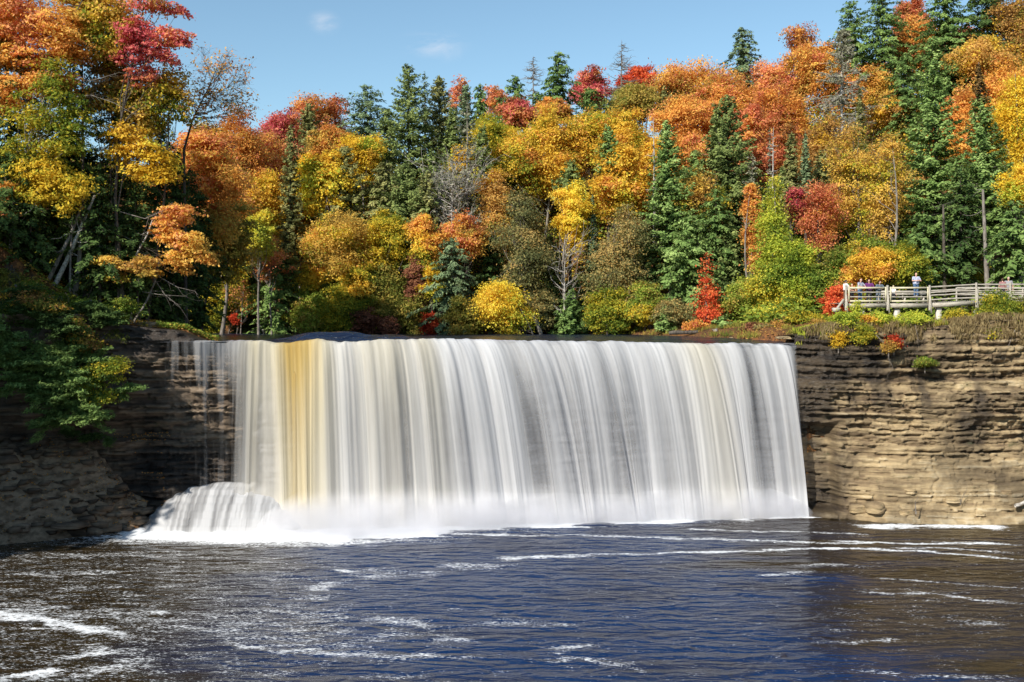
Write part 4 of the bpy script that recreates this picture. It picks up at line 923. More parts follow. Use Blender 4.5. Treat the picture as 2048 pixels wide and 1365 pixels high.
dec('shrub', 775, 640, 668, 18, 99, 'brown', 'small maroon shrub next to the brownish red shrub', dens=.5, twigs=40, clump=.5)
dec('maple', 860, 632, 668, 14, 98.5, 'red', 'tiny dark red maple at the far water edge', tb=0.15, clump=.45)
dec('maple', 832, 515, 625, 22, 100, 'brown', 'dry reddish brown sapling beneath the orange gold maple', 'oval', dens=.55, tb=0.7)
dec('maple', 866, 545, 600, 24, 99.5, 'yellow', 'small yellow sprig by the shadowed hemlock', dens=.4)
dec('alder', 930, 600, 672, 42, 97.5, 'olive', 'dull green bush left of the brilliant yellow maple', tb=0.5)
dec('alder', 1075, 590, 668, 40, 99.5, 'greyolive', 'twiggy olive bush behind the brilliant yellow maple', tb=0.4, twigs=40)
dec('alder', 1215, 580, 674, 44, 96.5, 'yellowgreen', 'green gold bush at the brink beside the young dark fir', tb=0.35)
dec('alder', 1290, 575, 674, 42, 95.5, 'green', 'green bush with yellow leaves near the dark leaning trunk', tb=0.6)
dec('alder', 1345, 605, 672, 36, 92, 'greyolive', 'rounded grey green bush by the floating log', tb=0.45, leaf=.11)
con('fir', 1330, 610, 672, 26, 91, 'brightspruce', 'little bright fir beside the floating log')
dec('shrub', 1390, 645, 672, 18, 88, 'orange', 'small orange shrub above the log', clump=.4)
con('fir', 1440, 635, 676, 30, 86, 'brightspruce', 'spreading low fir bush behind the grey stump')
dec('shrub', 1505, 650, 682, 20, 80, 'brown', 'brick red shrub on the rocky bank', tb=0.75, clump=.4)
dec('shrub', 1530, 652, 684, 16, 79, 'greyolive', 'grey green shrub beside the brick red shrub', clump=.4)
dec('shrub', 1560, 648, 684, 24, 79, 'rust', 'russet shrub next to the stacked rock slabs', clump=.45, tb=.6)
dec('shrub', 1608, 628, 668, 34, 80, 'yellowgreen', 'yellow green shrub behind the stacked rock slabs', clump=.5)
# trees only glimpsed between the others: placed in the gaps, each described by its two neighbours
FILL = [
 ('con', 1290, 560, 672, 40, 97, 'hemlock', 'young green hemlock behind the green gold bush at the brink'),
 ('con', 1475, 560, 660, 40, 95, 'brightspruce', 'light green evergreen between flame red maple and full lime lower tree'),
 ('con', 660, 520, 668, 50, 103, 'hemlock', 'green hemlock behind the rounded green shrub tree'),
 ('con', 850, 340, 600, 56, 105, 'olivespruce', 'full olive evergreen above the small orange gold maple'),
 ('con', 1385, 300, 480, 46, 108, 'brightspruce', 'mid slope green spruce between bright spruce and broad spruce'),
 ('con', 1040, 440, 640, 50, 103, 'olivespruce', 'olive evergreen half covered by the grey olive tree with fine twigs'),
 ('dec', 600, 370, 500, 46, 112, 'gold', 'gold crown glimpsed between tall slender spruce and lemon yellow maple'),
 ('dec', 660, 250, 330, 40, 121, 'orange', 'orange crown glimpsed under the salmon red ridge maple'),
 ('con', 775, 215, 340, 36, 125, 'spruce', 'spruce half hidden between feathery hemlock and tallest spruce'),
 ('con', 905, 215, 360, 34, 119, 'spruce', 'spruce half hidden beside the pointed spruce top'),
 ('con', 960, 250, 420, 36, 113, 'spruce', 'green spruce half hidden behind the half dead spruce'),
 ('dec', 930, 300, 420, 40, 114, 'yellow', 'yellow leaves glimpsed behind the half dead spruce'),
 ('con', 1000, 190, 290, 34, 127, 'hemlock', 'hemlock filling the gap beside the magenta maple'),
 ('con', 1075, 180, 270, 34, 127, 'hemlock', 'hemlock filling the gap between magenta maple and full hemlock'),
 ('dec', 1150, 260, 360, 50, 119, 'orange', 'deep orange crown glimpsed among the golden crowns'),
 ('con', 1240, 180, 260, 40, 128, 'spruce', 'shadowed evergreen filling the ridge under the bare spired tree'),
 ('con', 1330, 170, 250, 30, 127, 'olivespruce', 'evergreen half hidden behind the cloud shaped orange maple'),
 ('dec', 1310, 280, 420, 50, 111, 'gold', 'gold crown half hidden behind the broken snag'),
 ('dec', 1390, 270, 370, 46, 112, 'orange', 'orange crown half hidden between bright spruce and broad spruce'),
 ('con', 1290, 440, 600, 40, 102, 'spruce', 'dark evergreen half hidden beside the broad grey olive tree'),
 ('con', 1100, 470, 660, 50, 104, 'spruce', 'dark evergreen behind the grey olive tree with fine twigs'),
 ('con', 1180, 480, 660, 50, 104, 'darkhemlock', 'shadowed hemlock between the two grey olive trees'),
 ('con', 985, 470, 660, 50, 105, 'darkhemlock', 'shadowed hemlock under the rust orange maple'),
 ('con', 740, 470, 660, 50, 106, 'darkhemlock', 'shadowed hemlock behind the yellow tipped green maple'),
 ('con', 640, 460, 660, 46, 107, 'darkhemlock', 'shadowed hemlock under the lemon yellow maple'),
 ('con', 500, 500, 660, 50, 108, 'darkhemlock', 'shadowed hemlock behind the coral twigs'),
 ('con', 860, 450, 640, 50, 106, 'spruce', 'evergreen behind the small orange gold maple'),
 ('con', 1460, 440, 640, 50, 99, 'spruce', 'evergreen filling the space beside the narrow orange maple'),
 ('con', 1530, 430, 600, 50, 99, 'spruce', 'evergreen hidden behind the tall lime aspen'),
 ('con', 1650, 430, 620, 46, 93, 'darkhemlock', 'dark evergreen behind the exposed trunk of the red maple'),
 ('con', 1700, 420, 600, 50, 95, 'hemlock', 'evergreen under the tan yellow birch'),
 ('con', 1780, 420, 600, 50, 94, 'darkhemlock', 'evergreen under the sparse yellow birch'),
 ('dec', 1650, 250, 400, 56, 105, 'rust', 'russet crown glimpsed under the dead lichen spruce'),
 ('dec', 1740, 290, 420, 56, 104, 'olive', 'olive crown glimpsed between the two sparse birches'),
 ('dec', 1810, 330, 450, 50, 103, 'rust', 'russet crown glimpsed behind the sparse yellow birch'),
 ('con', 1640, 300, 460, 40, 100, 'olivespruce', 'olive evergreen above the red maple with exposed trunk'),
 ('con', 1570, 330, 500, 40, 102, 'spruce', 'evergreen above the crimson sprig'),
 ('dec', 1920, 200, 340, 50, 106, 'orange', 'orange crown glimpsed between big spruce and cone spired fir'),
 ('dec', 2020, 260, 420, 50, 104, 'gold', 'gold crown glimpsed behind the frame edge yellow maple'),
 ('con', 1990, 300, 520, 60, 98, 'darkhemlock', 'dark hemlock behind the cone spired fir'),
 ('con', 2060, 300, 560, 50, 95, 'darkhemlock', 'dark hemlock at the frame edge behind yellow limbs'),
 ('con', 1840, 300, 520, 56, 103, 'darkhemlock', 'dark hemlock behind the big bright spruce'),
 ('dec', 1840, 40, 170, 60, 127, 'orange', 'orange crown glimpsed between the great ridge hemlocks'),
 ('dec', 1730, 130, 250, 60, 124, 'orange', 'orange crown glimpsed under the great ridge hemlock'),
 ('dec', 1930, 60, 200, 60, 125, 'salmon', 'coral crown glimpsed through the massive top hemlock'),
 ('con', 430, 420, 600, 46, 110, 'olivespruce', 'olive evergreen behind the amber bend maple'),
 ('dec', 420, 250, 400, 60, 115, 'gold', 'gold crown glimpsed above the amber bend maple'),
 ('dec', 360, 330, 520, 60, 112, 'orange', 'orange crown glimpsed beyond the shaded bank'),
 ('dec', 1010, 270, 380, 50, 119, 'yellowgreen', 'green gold crown half hidden behind the largest golden maple'),
 ('con', 1400, 560, 668, 40, 99, 'darkhemlock', 'evergreen behind the flame red maple'),
 ('con', 1560, 560, 668, 50, 93, 'darkhemlock', 'evergreen behind the full lime lower tree'),
]
for k_, px, tp, bt, w, D, pal, lab in FILL:
    if k_ == 'dec': dec('maple', px, tp, bt, w, D, pal, lab)
    else: con('hemlock' if 'hemlock' in lab else 'spruce', px, tp, bt, w, D, pal, lab)
# trunks in the shade behind the walkway
for i, (px, tp, D, r, lab) in enumerate([(1978, 470, 81, 0.24, None), (1890, 500, 84, 0.2, 'dark trunk standing behind the sloping railing'), (1932, 500, 86, 0.14, 'thin dark trunk between two hemlocks behind the railing'),
                            (2034, 480, 83, 0.26, 'thick dark trunk behind the white haired visitor'), (1850, 520, 88, 0.15, 'slim trunk behind the man with crossed arms')]):
    if lab is None: lab = 'straight pale grey trunk rising behind the railing'
    b = PX(px, 0, D); bz = float(terrain(b[0], D))
    root = thing('tree', lab, 'tree', (b[0], D, bz))
    zt = PX(px, tp-90, D)[2]; s = np.linspace(0, 1, 8)
    P = np.stack([-0.5*s*(1 if i == 0 else .3), 0*s, -0.4+(zt-bz+0.4)*s], 1)
    br = []
    rng = np.random.RandomState(500+i)
    A = P[rng.randint(4, 8, 9)]; Bq = A+np.stack([rng.normal(size=9)*1.2, rng.normal(size=9)*1.2, rng.normal(size=9)*.4], 1)
    V, Q = join(tubes(P[None], (r*(1-.6*s)*(1+.4*np.exp(-12*s)))[None], 9), tubes(limb_paths(rng, A, Bq), np.full((9, 1), .03)*np.linspace(1, .3, 5)[None], 4))
    obj('trunk', mesh_np('trunk', V, Q, BARK['grey' if i == 0 else 'dark'], smooth=True), root)
# ------------------------------------------------------------------ shaded bank, trees close by
def gd(px, D, m=2.7):
    """distance at which this direction first stands on the bank"""
    for _ in range(8): D = max(D, float(lipY((px-CX)/F*D))+m)
    return D
def lobes_px(lst, D, depth=None):
    out = []
    for l in lst:
        px, py, rx, ry = l[:4]; d = l[4] if len(l) > 4 else D
        c = PX(px, py, d); out.append((*c, rx*d/F, (depth or rx*d/F*0.9), ry*d/F))
    return out
def bank(name, cat, label, basepx, D, lobes, pal, trunk=None, **kw):
    if D < 70: D = 64.5+(D-50)*0.35; basepx = max(basepx, -20)
    D = gd(basepx, D); kw.setdefault('bark', 'dark')
    kw['leaf'] = kw.get('leaf', .105)*1.15
    _sd[0] += 1
    bx = PX(basepx, 0, D)[0]; bz = float(terrain(bx, D))
    L = lobes_px(lobes, D)
    tp = None
    if trunk: tp = [(bx, D, bz)]+[tuple(PX(a, b, D+(c if c else 0))) for a, b, c in trunk]
    kw.setdefault('leaf', 0.105); kw.setdefault('clump', 0.62); kw.setdefault('per', 46); kw.setdefault('tr', 0.14)
    return dec_tree(name, label, cat, (bx, D, bz), L, pal, seed=_sd[0], trunk_pts=tp, **kw)
def bcon(label, px, top, bot, w, D, pal, basepx=None, kind='hemlock', dens=1.0, spray=0.19, name='hemlock_tree'):
    D = gd(px, D)
    _sd[0] += 1
    bx = PX(px if basepx is None else basepx, 0, D)[0]; bz = float(terrain(bx, D)); zt = PX(px, top, D)[2]
    return conifer(name, label, 'tree', (bx, D, bz), zt, max(PX(px, bot, D)[2], bz+.3), w*D/F, pal, seed=_sd[0], kind=kind, bark='dark', dens=dens*1.15, lean=(PX(px, 0, D)[0]-bx, 0), spray=spray)
# deep shade: hemlocks
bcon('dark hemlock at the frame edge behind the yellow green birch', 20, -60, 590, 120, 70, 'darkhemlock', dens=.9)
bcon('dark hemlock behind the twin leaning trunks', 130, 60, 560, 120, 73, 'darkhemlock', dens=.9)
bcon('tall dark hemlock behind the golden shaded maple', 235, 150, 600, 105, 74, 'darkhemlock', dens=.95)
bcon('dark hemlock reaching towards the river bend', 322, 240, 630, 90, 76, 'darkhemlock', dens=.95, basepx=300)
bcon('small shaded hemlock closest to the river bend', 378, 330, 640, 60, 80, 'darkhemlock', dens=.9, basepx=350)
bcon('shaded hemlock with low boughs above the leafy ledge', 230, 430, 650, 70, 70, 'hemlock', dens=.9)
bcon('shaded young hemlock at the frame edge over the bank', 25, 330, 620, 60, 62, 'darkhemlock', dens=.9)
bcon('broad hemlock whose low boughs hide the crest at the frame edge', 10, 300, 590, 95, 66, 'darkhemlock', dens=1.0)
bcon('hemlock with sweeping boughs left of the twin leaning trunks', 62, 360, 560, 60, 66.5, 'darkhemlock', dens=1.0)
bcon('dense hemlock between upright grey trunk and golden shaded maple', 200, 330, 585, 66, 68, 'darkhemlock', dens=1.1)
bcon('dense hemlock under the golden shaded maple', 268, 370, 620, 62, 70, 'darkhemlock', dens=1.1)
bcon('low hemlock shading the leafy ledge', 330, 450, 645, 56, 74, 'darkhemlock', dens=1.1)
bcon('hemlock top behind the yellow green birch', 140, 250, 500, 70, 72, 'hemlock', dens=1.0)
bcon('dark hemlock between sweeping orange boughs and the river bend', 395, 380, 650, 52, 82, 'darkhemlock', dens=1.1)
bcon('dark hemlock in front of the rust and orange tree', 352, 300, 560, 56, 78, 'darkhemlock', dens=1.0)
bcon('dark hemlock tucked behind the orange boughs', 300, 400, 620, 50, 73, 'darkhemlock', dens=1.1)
# more of the same wood, added unseen outside the frame to shade the bank, the dark cliff and the near pool
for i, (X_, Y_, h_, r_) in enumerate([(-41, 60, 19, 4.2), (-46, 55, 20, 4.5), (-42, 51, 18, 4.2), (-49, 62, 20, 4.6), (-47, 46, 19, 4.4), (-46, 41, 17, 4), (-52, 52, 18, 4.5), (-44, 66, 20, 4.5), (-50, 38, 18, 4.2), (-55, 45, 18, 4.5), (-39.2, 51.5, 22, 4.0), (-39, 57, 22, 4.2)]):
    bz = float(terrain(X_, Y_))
    conifer('hemlock_tree', 'tall dark hemlock added beyond the picture edge to shade the bank', 'tree', (X_, Y_, bz), bz+h_, bz+1.2, r_, 'darkhemlock', seed=900+i, kind='hemlock', dens=.6, spray=.4, group='added hemlocks on the unseen valley side')
# colours over them
bank('maple_tree', 'tree', 'orange maple high on the bank crossed by a pale leaning stem', 40, 60, [(30, 30, 80, 40), (110, 50, 60, 35), (60, 110, 60, 35), (140, 95, 45, 28), (20, 180, 45, 40), (100, 165, 50, 22), (-20, 90, 60, 60)], 'orange', tbias=0.55,
     trunk=[(30, 400, 0), (70, 240, 0), (150, 30, 0), (185, -40, 0)], dens=1.0, bark='dark', flat=0.32)
bank('maple_tree', 'tree', 'tawny olive gold tree beside the red maple at the top', 170, 66, [(205, 20, 60, 40), (215, 95, 55, 40), (180, 50, 50, 40), (245, 60, 40, 50), (165, -20, 60, 40)], 'tangold', tbias=0.5, leaf=.115)
bank('maple_tree', 'tree', 'red maple with arched limbs reaching into the open sky', 250, 62, [(300, 5, 42, 16), (345, 22, 28, 12), (330, 70, 48, 16), (275, 60, 36, 26), (360, 88, 26, 12), (300, 95, 40, 20), (262, 110, 32, 26), (285, 150, 30, 26), (335, 118, 20, 14)], 'crimson', tbias=0.6, flat=.3, clump=.45, dens=.6, per=34,
     trunk=[(230, 400, 0), (240, 250, 0), (270, 100, 0), (290, 0, 0)], bark='dark', limb_r=1.3)
bank('maple_tree', 'tree', 'golden brown crown hanging under the red maple', 290, 68, [(300, 190, 55, 45), (340, 165, 28, 35), (355, 210, 25, 32), (290, 245, 45, 30), (262, 190, 35, 40)], 'tangold', tbias=0.55, leaf=.115)
bank('maple_tree', 'tree', 'rusty red foliage between tawny tree and golden brown crown', 230, 69, [(240, 165, 40, 40), (262, 215, 30, 30), (200, 195, 45, 28), (215, 130, 30, 25)], 'rust', tbias=0.7, leaf=.115)
bank('birch_tree', 'tree', 'yellow green birch leaning out in front of the dark hemlocks', 18, 52, [(105, 150, 40, 30), (110, 195, 52, 34), (80, 240, 55, 36), (150, 245, 40, 28), (60, 300, 50, 32), (125, 290, 45, 26), (40, 345, 38, 24)], 'yellowgreen', tbias=0.40, hgrad=-.15, dens=.62,
     trunk=[(20, 520, 0), (45, 318, 0), (68, 260, 0), (105, 140, 0)], bark='birch', tr=.12, flat=.5, limb_r=1.2)
bank('birch_tree', 'tree', 'lower yellow birch bough with bright leaves over deep shade', 10, 50, [(90, 345, 55, 24), (150, 372, 34, 24), (95, 390, 40, 20), (135, 410, 22, 16), (50, 375, 30, 18)], 'yellowgreen', tbias=0.75,
     trunk=[(5, 520, 0), (30, 400, 0), (60, 360, 0), (120, 345, 0)], bark='birch', tr=.08)
bank('maple_tree', 'tree', 'golden maple boughs glowing midway up the shaded bank', 240, 58, [(245, 270, 40, 20), (290, 300, 42, 24), (325, 325, 32, 22), (280, 345, 32, 18), (330, 355, 26, 14), (240, 310, 26, 20)], 'yellow', tbias=0.35, flat=.3,
     trunk=[(230, 450, 0), (250, 330, 0), (300, 290, 0)], tr=.09)
bank('maple_tree', 'tree', 'orange boughs sweeping down towards the river bend', 280, 58, [(355, 430, 32, 18), (340, 470, 28, 14), (375, 480, 34, 20), (395, 510, 26, 16), (350, 515, 24, 12), (330, 445, 22, 12), (362, 535, 14, 10), (415, 522, 14, 10)], 'orange', tbias=0.72, flat=.25, clump=.5,
     trunk=[(270, 520, 0), (300, 430, 0), (360, 440, 0)], tr=.08)
bank('maple_tree', 'tree', 'low gold spray hanging in the dark beside white birch stub', 170, 60, [(215, 522, 30, 8), (250, 535, 26, 8), (290, 522, 24, 8), (300, 545, 22, 8), (235, 555, 22, 8)], 'tangold', tbias=0.55, flat=.22, clump=.5,
     trunk=[(190, 560, 0), (220, 530, 0), (280, 525, 0)], tr=.05)
bank('maple_tree', 'tree', 'orange leaves at the frame edge in deep shade', -30, 54, [(5, 375, 22, 10), (12, 430, 20, 8), (0, 400, 16, 8)], 'orange', tbias=0.5, flat=.3, clump=.4, tr=.05)
bank('maple_tree', 'tree', 'thin orange leaved tree standing against the blue sky', 372, 76, [(445, 130, 52, 36), (480, 195, 34, 40), (410, 175, 34, 40), (440, 205, 48, 36), (400, 230, 38, 30)], 'orange', tbias=0.5, dens=.8, per=7, leaf=.10, twigs=900, bark='dark',
     trunk=[(368, 300, 0), (385, 240, 0), (415, 180, 0), (445, 110, 0)], tr=.12, limbs=46, limb_r=1.2)
bank('maple_tree', 'tree', 'rust and orange tree behind the sweeping orange boughs', 350, 84, [(420, 300, 50, 40), (400, 360, 44, 44), (445, 370, 42, 46), (410, 430, 38, 40), (440, 450, 40, 40), (380, 300, 35, 40)], 'orange', tbias=0.5, leaf=.12, per=36)
bank('maple_tree', 'tree', 'dusky olive gold tree deep in the river bend', 400, 90, [(430, 480, 45, 40), (470, 440, 40, 40), (440, 540, 40, 30), (480, 500, 30, 36)], 'olive', tbias=0.7, leaf=.13, per=36)
# leaning and upright trunks
def stem(label, pts, D, r, bark, seed, name='tree', cat='tree', twigs_n=8, fork=None):
    D = gd(pts[0][0], D, 2.2)
    rng = np.random.RandomState(seed)
    W = np.array([PX(a, b, D) for a, b in pts]); base = W[0].copy(); base[2] = min(base[2], float(terrain(base[0], D)))
    W = np.vstack([base-np.array([0, 0, .3]), W]) if base[2] < W[0, 2]-.05 else W
    u = np.linspace(0, len(W)-1, 12); Pp = np.stack([np.interp(u, np.arange(len(W)), W[:, k]) for k in range(3)], 1)-base
    s = np.linspace(0, 1, 12)
    parts = [tubes(Pp[None], (r*(1-.6*s))[None], 8)]
    if twigs_n:
        A = Pp[rng.randint(4, 12, twigs_n)]; Bq = A+rng.normal(size=(twigs_n, 3))*np.array([.7, .5, .35])
        parts.append(tubes(limb_paths(rng, A, Bq), np.full((twigs_n, 1), r*.2)*np.linspace(1, .3, 5)[None], 4))
    V, Q = join(*parts)
    root = thing(name, label, cat, base)
    obj('trunk', mesh_np('trunk', V, Q, BARK[bark], smooth=True), root); return root
stem('thinner of the twin leaning trunks in deep shade', [(84, 588), (112, 530), (150, 450), (175, 380)], 62, .17, 'grey', 11)
stem('thicker mottled trunk of the twin leaning pair', [(99, 592), (130, 530), (162, 455), (190, 390)], 61.5, .2, 'birch', 12)
stem('upright grey trunk beside the leaning pair', [(148, 605), (157, 540), (163, 460), (165, 400)], 62, .22, 'grey', 13)
stem('slim upright trunk behind the upright grey trunk', [(140, 590), (141, 520), (145, 430)], 66, .11, 'grey', 14)
stem('short white birch trunk among gold sprays', [(262, 535), (275, 505), (295, 470), (305, 440)], 62, .10, 'birch', 15)
stem('crooked small trunk rooted on the leafy ledge', [(268, 643), (290, 610), (312, 560), (318, 520)], 66, .10, 'grey', 16)
def deadbough(label, pts, D, r, seed, n=10, tl=.8, bark='grey'):
    if D < 62: D = gd(pts[0][0], D, .8)
    rng = np.random.RandomState(seed)
    W = np.array([PX(a, b, D) for a, b in pts]); base = W[0].copy()
    u = np.linspace(0, len(W)-1, 10); Pp = np.stack([np.interp(u, np.arange(len(W)), W[:, k]) for k in range(3)], 1)-base
    parts = [tubes(Pp[None], (r*(1-.75*np.linspace(0, 1, 10)))[None], 5)]
    i = rng.randint(2, 10, n); A = Pp[i]; d = Pp[-1]/np.linalg.norm(Pp[-1])
    Bq = A+(d*tl+rng.normal(size=(n, 3))*tl*.4)*(0.5+rng.rand(n, 1))
    parts.append(tubes(limb_paths(rng, A, Bq, .05), np.full((n, 1), r*.35)*np.linspace(1, .3, 5)[None], 3))
    V, Q = join(*parts)
    o = obj('dead_branch', mesh_np('dead_branch', V, Q, BARK[bark], smooth=True), loc=base); return tag(o, label, 'dead branch')
deadbough('long bare grey branch arching over the river bend', [(300, 520), (320, 555), (355, 575), (390, 583)], 60, .045, 31, 8)
deadbough('bare branch hanging steeply towards the leafy ledge', [(290, 510), (310, 560), (330, 590), (358, 612)], 61, .04, 32, 6)
deadbough('thin bare twig stretched level over the leafy ledge', [(285, 584), (320, 590), (370, 593)], 60, .03, 33, 4)
deadbough('pale forked branch pointing at the orange boughs', [(240, 424), (290, 438), (330, 420), (345, 405)], 57, .035, 34, 6)
deadbough('spread of silvery dead twigs below the red maple', [(145, 196), (180, 190), (225, 205), (262, 225)], 56, .04, 35, 16, .9)
deadbough('upper silvery dead bough reaching outwards', [(150, 165), (190, 160), (240, 145)], 56, .035, 36, 12, .7)
deadbough('bare hanging roots on the dark bank', [(40, 605), (50, 640), (40, 690)], 60.5, .03, 37, 14, .7)
# shrubs and overhang of the dark bank
def bsh(label, lobes, D, pal, name='shrub', cat='shrub', **kw):
    _sd[0] += 1
    L = lobes_px(lobes, D); c = np.array(L[0][:3]); b = (c[0], max(D+1.0, float(lipY(c[0]))+1.9), float(terrain(c[0], max(D+1, lipY(c[0])+1.9))))
    if b[2] > c[2]+2: b = (c[0], D+.9, c[2]-.3)
    kw.setdefault('leaf', .08); kw.setdefault('clump', .42); kw.setdefault('per', 40); kw.setdefault('tr', .04); kw.setdefault('flat', .4)
    return dec_tree(name, label, cat, b, L, pal, seed=_sd[0], trunk_pts=[b, tuple(c)], **kw)
def bhem(label, pts, D, pal='hemlock', seed=1, w=.9, n=26):
    """a conifer growing out of the face and hanging down: a stem with flat boughs"""
    rng = np.random.RandomState(seed)
    W = np.array([PX(a, b, D) for a, b in pts]); base = W[0].copy()
    u = np.linspace(0, len(W)-1, 14); Pp = np.stack([np.interp(u, np.arange(len(W)), W[:, k]) for k in range(3)], 1)
    A = Pp[rng.randint(1, 14, n)]; L = w*(0.5+rng.rand(n, 1))
    dr = rng.normal(size=(n, 3))*np.array([1, .8, .35]); dr /= np.linalg.norm(dr, axis=1, keepdims=True); dr[:, 1] -= .3; dr[:, 2] -= .12
    B = A+dr*L; P = limb_paths(rng, A, B, .08)
    m = n*300; bi = rng.randint(0, n, m); f = rng.rand(m); fi = f*4; i0 = np.minimum(fi.astype(int), 3); ww = (fi-i0)[:, None]
    C = P[bi, i0]*(1-ww)+P[bi, i0+1]*ww+rng.normal(size=(m, 3))*np.array([.16, .16, .06])
    ax = dr[bi]+rng.normal(size=(m, 3))*.5; nr = rng.normal(size=(m, 3))*.4+np.array([0, -.25, 1])
    ct = rng.normal(scale=.12, size=n)
    V, Q, T = leaves(rng, C, nr, .085+.075*rng.rand(m), .5+ct[bi]+rng.normal(scale=.13, size=m), .32, ax)
    root = thing('hemlock_bush', label, 'bush', base)
    obj('crown', mesh_np('crown', V-base, Q, LEAF[pal], fattr={'tint': T}), root)
    V, Q = join(tubes(Pp[None], (.07*(1-.7*np.linspace(0, 1, 14)))[None], 6), tubes(P, np.full((n, 1), .018)*np.linspace(1, .3, 5)[None], 3))
    obj('trunk', mesh_np('trunk', V-base, Q, BARK['dark'], smooth=True), root)
bhem('hemlock bush draped over the dark bank at the frame edge', [(-10, 640), (20, 690), (40, 740), (30, 770)], 61.5, seed=41, n=60, w=1.3)
bhem('hemlock bush spreading across the middle of the dark bank', [(70, 680), (110, 720), (140, 750), (150, 770)], 61.8, seed=42, n=70, w=1.3)
bhem('lowest hemlock bush hanging against the dark cliff', [(90, 770), (120, 800), (170, 825), (190, 835)], 62, seed=43, n=56, w=1.1)
bhem('hemlock sprig reaching out towards the thin falls', [(190, 790), (225, 785), (255, 778), (280, 772)], 63.2, seed=44, n=14, w=.55)
bhem('hemlock bush above the bank beside fallen leaves', [(30, 570), (60, 610), (100, 640), (150, 655)], 62.5, seed=45, n=54, w=1.1, pal='darkhemlock')
bhem('hemlock bush near the mossy stump', [(180, 600), (200, 620), (215, 640)], 65, seed=46, n=36, w=.9, pal='darkhemlock')
bhem('dark bush at the cliff foot crevice', [(130, 860), (170, 870), (230, 878)], 64.6, seed=47, n=12, w=.5, pal='darkhemlock')
bhem('long hemlock curtain hanging halfway down the dark cliff', [(60, 700), (110, 760), (120, 810), (100, 840)], 62.6, seed=48, n=60, w=1.2)
bhem('hemlock bush on the rim between the crest shrubs', [(120, 660), (170, 700), (215, 740)], 63.4, seed=49, n=50, w=1.0)
bsh('overhanging shrub with red tinged leaves before the dark cliff', [(205, 745, 30, 28), (235, 735, 18, 26), (180, 770, 26, 22), (205, 790, 22, 16)], 62.3, 'yellowgreen', tbias=.3, spread=.24)
bsh('ochre leaved shrub on the lip of the dark bank', [(150, 650, 24, 16), (165, 670, 24, 14), (185, 690, 22, 12)], 63, 'tangold', tbias=.4)
bsh('brownish shrub behind the hanging roots', [(60, 600, 36, 18), (100, 615, 30, 16)], 62, 'rust', tbias=.3, dens=.7)
bsh('green shrub on the leafy ledge below shaded hemlocks', [(225, 625, 30, 22), (255, 615, 24, 18), (195, 650, 22, 18)], 67, 'green', tbias=.2)
bsh('dusky shrub at the corner where the thin falls begin', [(200, 680, 22, 12), (235, 672, 18, 10)], 65.5, 'olive', tbias=.3)
bsh('sunlit grey green shrub at the river bend', [(345, 640, 24, 14), (370, 650, 16, 10), (330, 652, 16, 8)], 92, 'greyolive', tbias=.8, leaf=.1)
# mossy stump
b = PX(190, 640, 65); z0 = float(terrain(b[0], 65))
root = thing('tree_stump', 'broken mossy stump among the shaded shrubs', 'stump', (b[0], 65, z0))
s = np.linspace(0, 1, 8); P = np.stack([0.05*np.sin(s*5), 0*s, -.2+1.7*s], 1)
V, Q = join(tubes(P[None], (0.26-.10*s)[None], 9), box(.1, 0, 1.5, .10, .12, .7, 0, .1), box(-.12, 0, 1.5, .09, .1, .5, 0, -.15))
obj('trunk', mesh_np('trunk', V, Q, rough_mat('moss_wood', (.05, .06, .02), (.14, .12, .07), 9)), root)
for i, (lab, px, top, bot, w, D, pal, tb) in enumerate([
 ('ochre and green shrub high on the shaded slope at the frame edge', 15, 545, 590, 34, 65.5, 'olive', .35),
 ('ferny green shrub below the twin leaning trunks', 95, 585, 622, 40, 65.4, 'green', .3),
 ('yellowish shrub on the crest under the twin leaning trunks', 60, 560, 600, 36, 66, 'tangold', .25),
 ('low green shrub under the upright grey trunk', 160, 600, 640, 36, 66.5, 'green', .35),
 ('small ochre shrub among leaf litter on the crest', 130, 622, 655, 30, 65.6, 'tangold', .35),
 ('dark green shrub overhanging the middle of the dark cliff rim', 20, 600, 660, 50, 64.9, 'green', .2),
 ('tangled olive shrub on the rim beside the ochre leaved shrub', 110, 640, 690, 44, 65.0, 'olive', .3),
 ('rust tinted shrub at the frame edge rim', -10, 650, 700, 40, 64.9, 'rust', .25),
 ('green shrub over the cliff rim near the thin falls', 215, 640, 680, 34, 67.2, 'olive', .4)]):
    _sd[0] += 1; rng = np.random.RandomState(_sd[0]); D = gd(px, D, 1.0); c_ = PX(px, 0, D)
    z1 = PX(px, top, D)[2]; z0 = PX(px, bot, D)[2]
    dec_tree('shrub', lab, 'shrub', (c_[0], D+.3, max(z0, float(terrain(c_[0], D+.9)))-.1), auto_lobes(rng, c_[0], D, z1, z0, w*D/F, 'round'), pal, leaf=.085, clump=.42, per=34, tr=.04, seed=_sd[0], tbias=tb, bark='dark')
# ------------------------------------------------------------------ ground litter (uncountable)
def scatter_leaves(name, xs_, ys_, n, pals, seed, zf, lab, size=.06, dz=.03):
    rng = np.random.RandomState(seed)
    x = rng.uniform(*xs_, n*3); y = rng.uniform(*ys_, n*3)
    keep = fbm(x*.5, y*.5, seed) > .47; x = x[keep][:n]; y = y[keep][:n]; n = len(x)
    z, ok = zf(x, y); x, y, z = x[ok], y[ok], z[ok]; n = len(x)
    C = np.stack([x, y, z+dz], 1); nr = rng.normal(size=(n, 3))*.4+np.array([0, -.2, 1])
    V, Q, T = leaves(rng, C, nr, size*(.6+.8*rng.rand(n)), .5+.25*rng.normal(size=n), .7)
    tag(obj(name, mesh_np(name, V, Q, LEAF[pals], fattr={'tint': T})), lab, None, None, 'stuff')
def z_ter(x, y):
    z = terrain(x, y); return z, z > 12
from mathutils.bvhtree import BVHTree
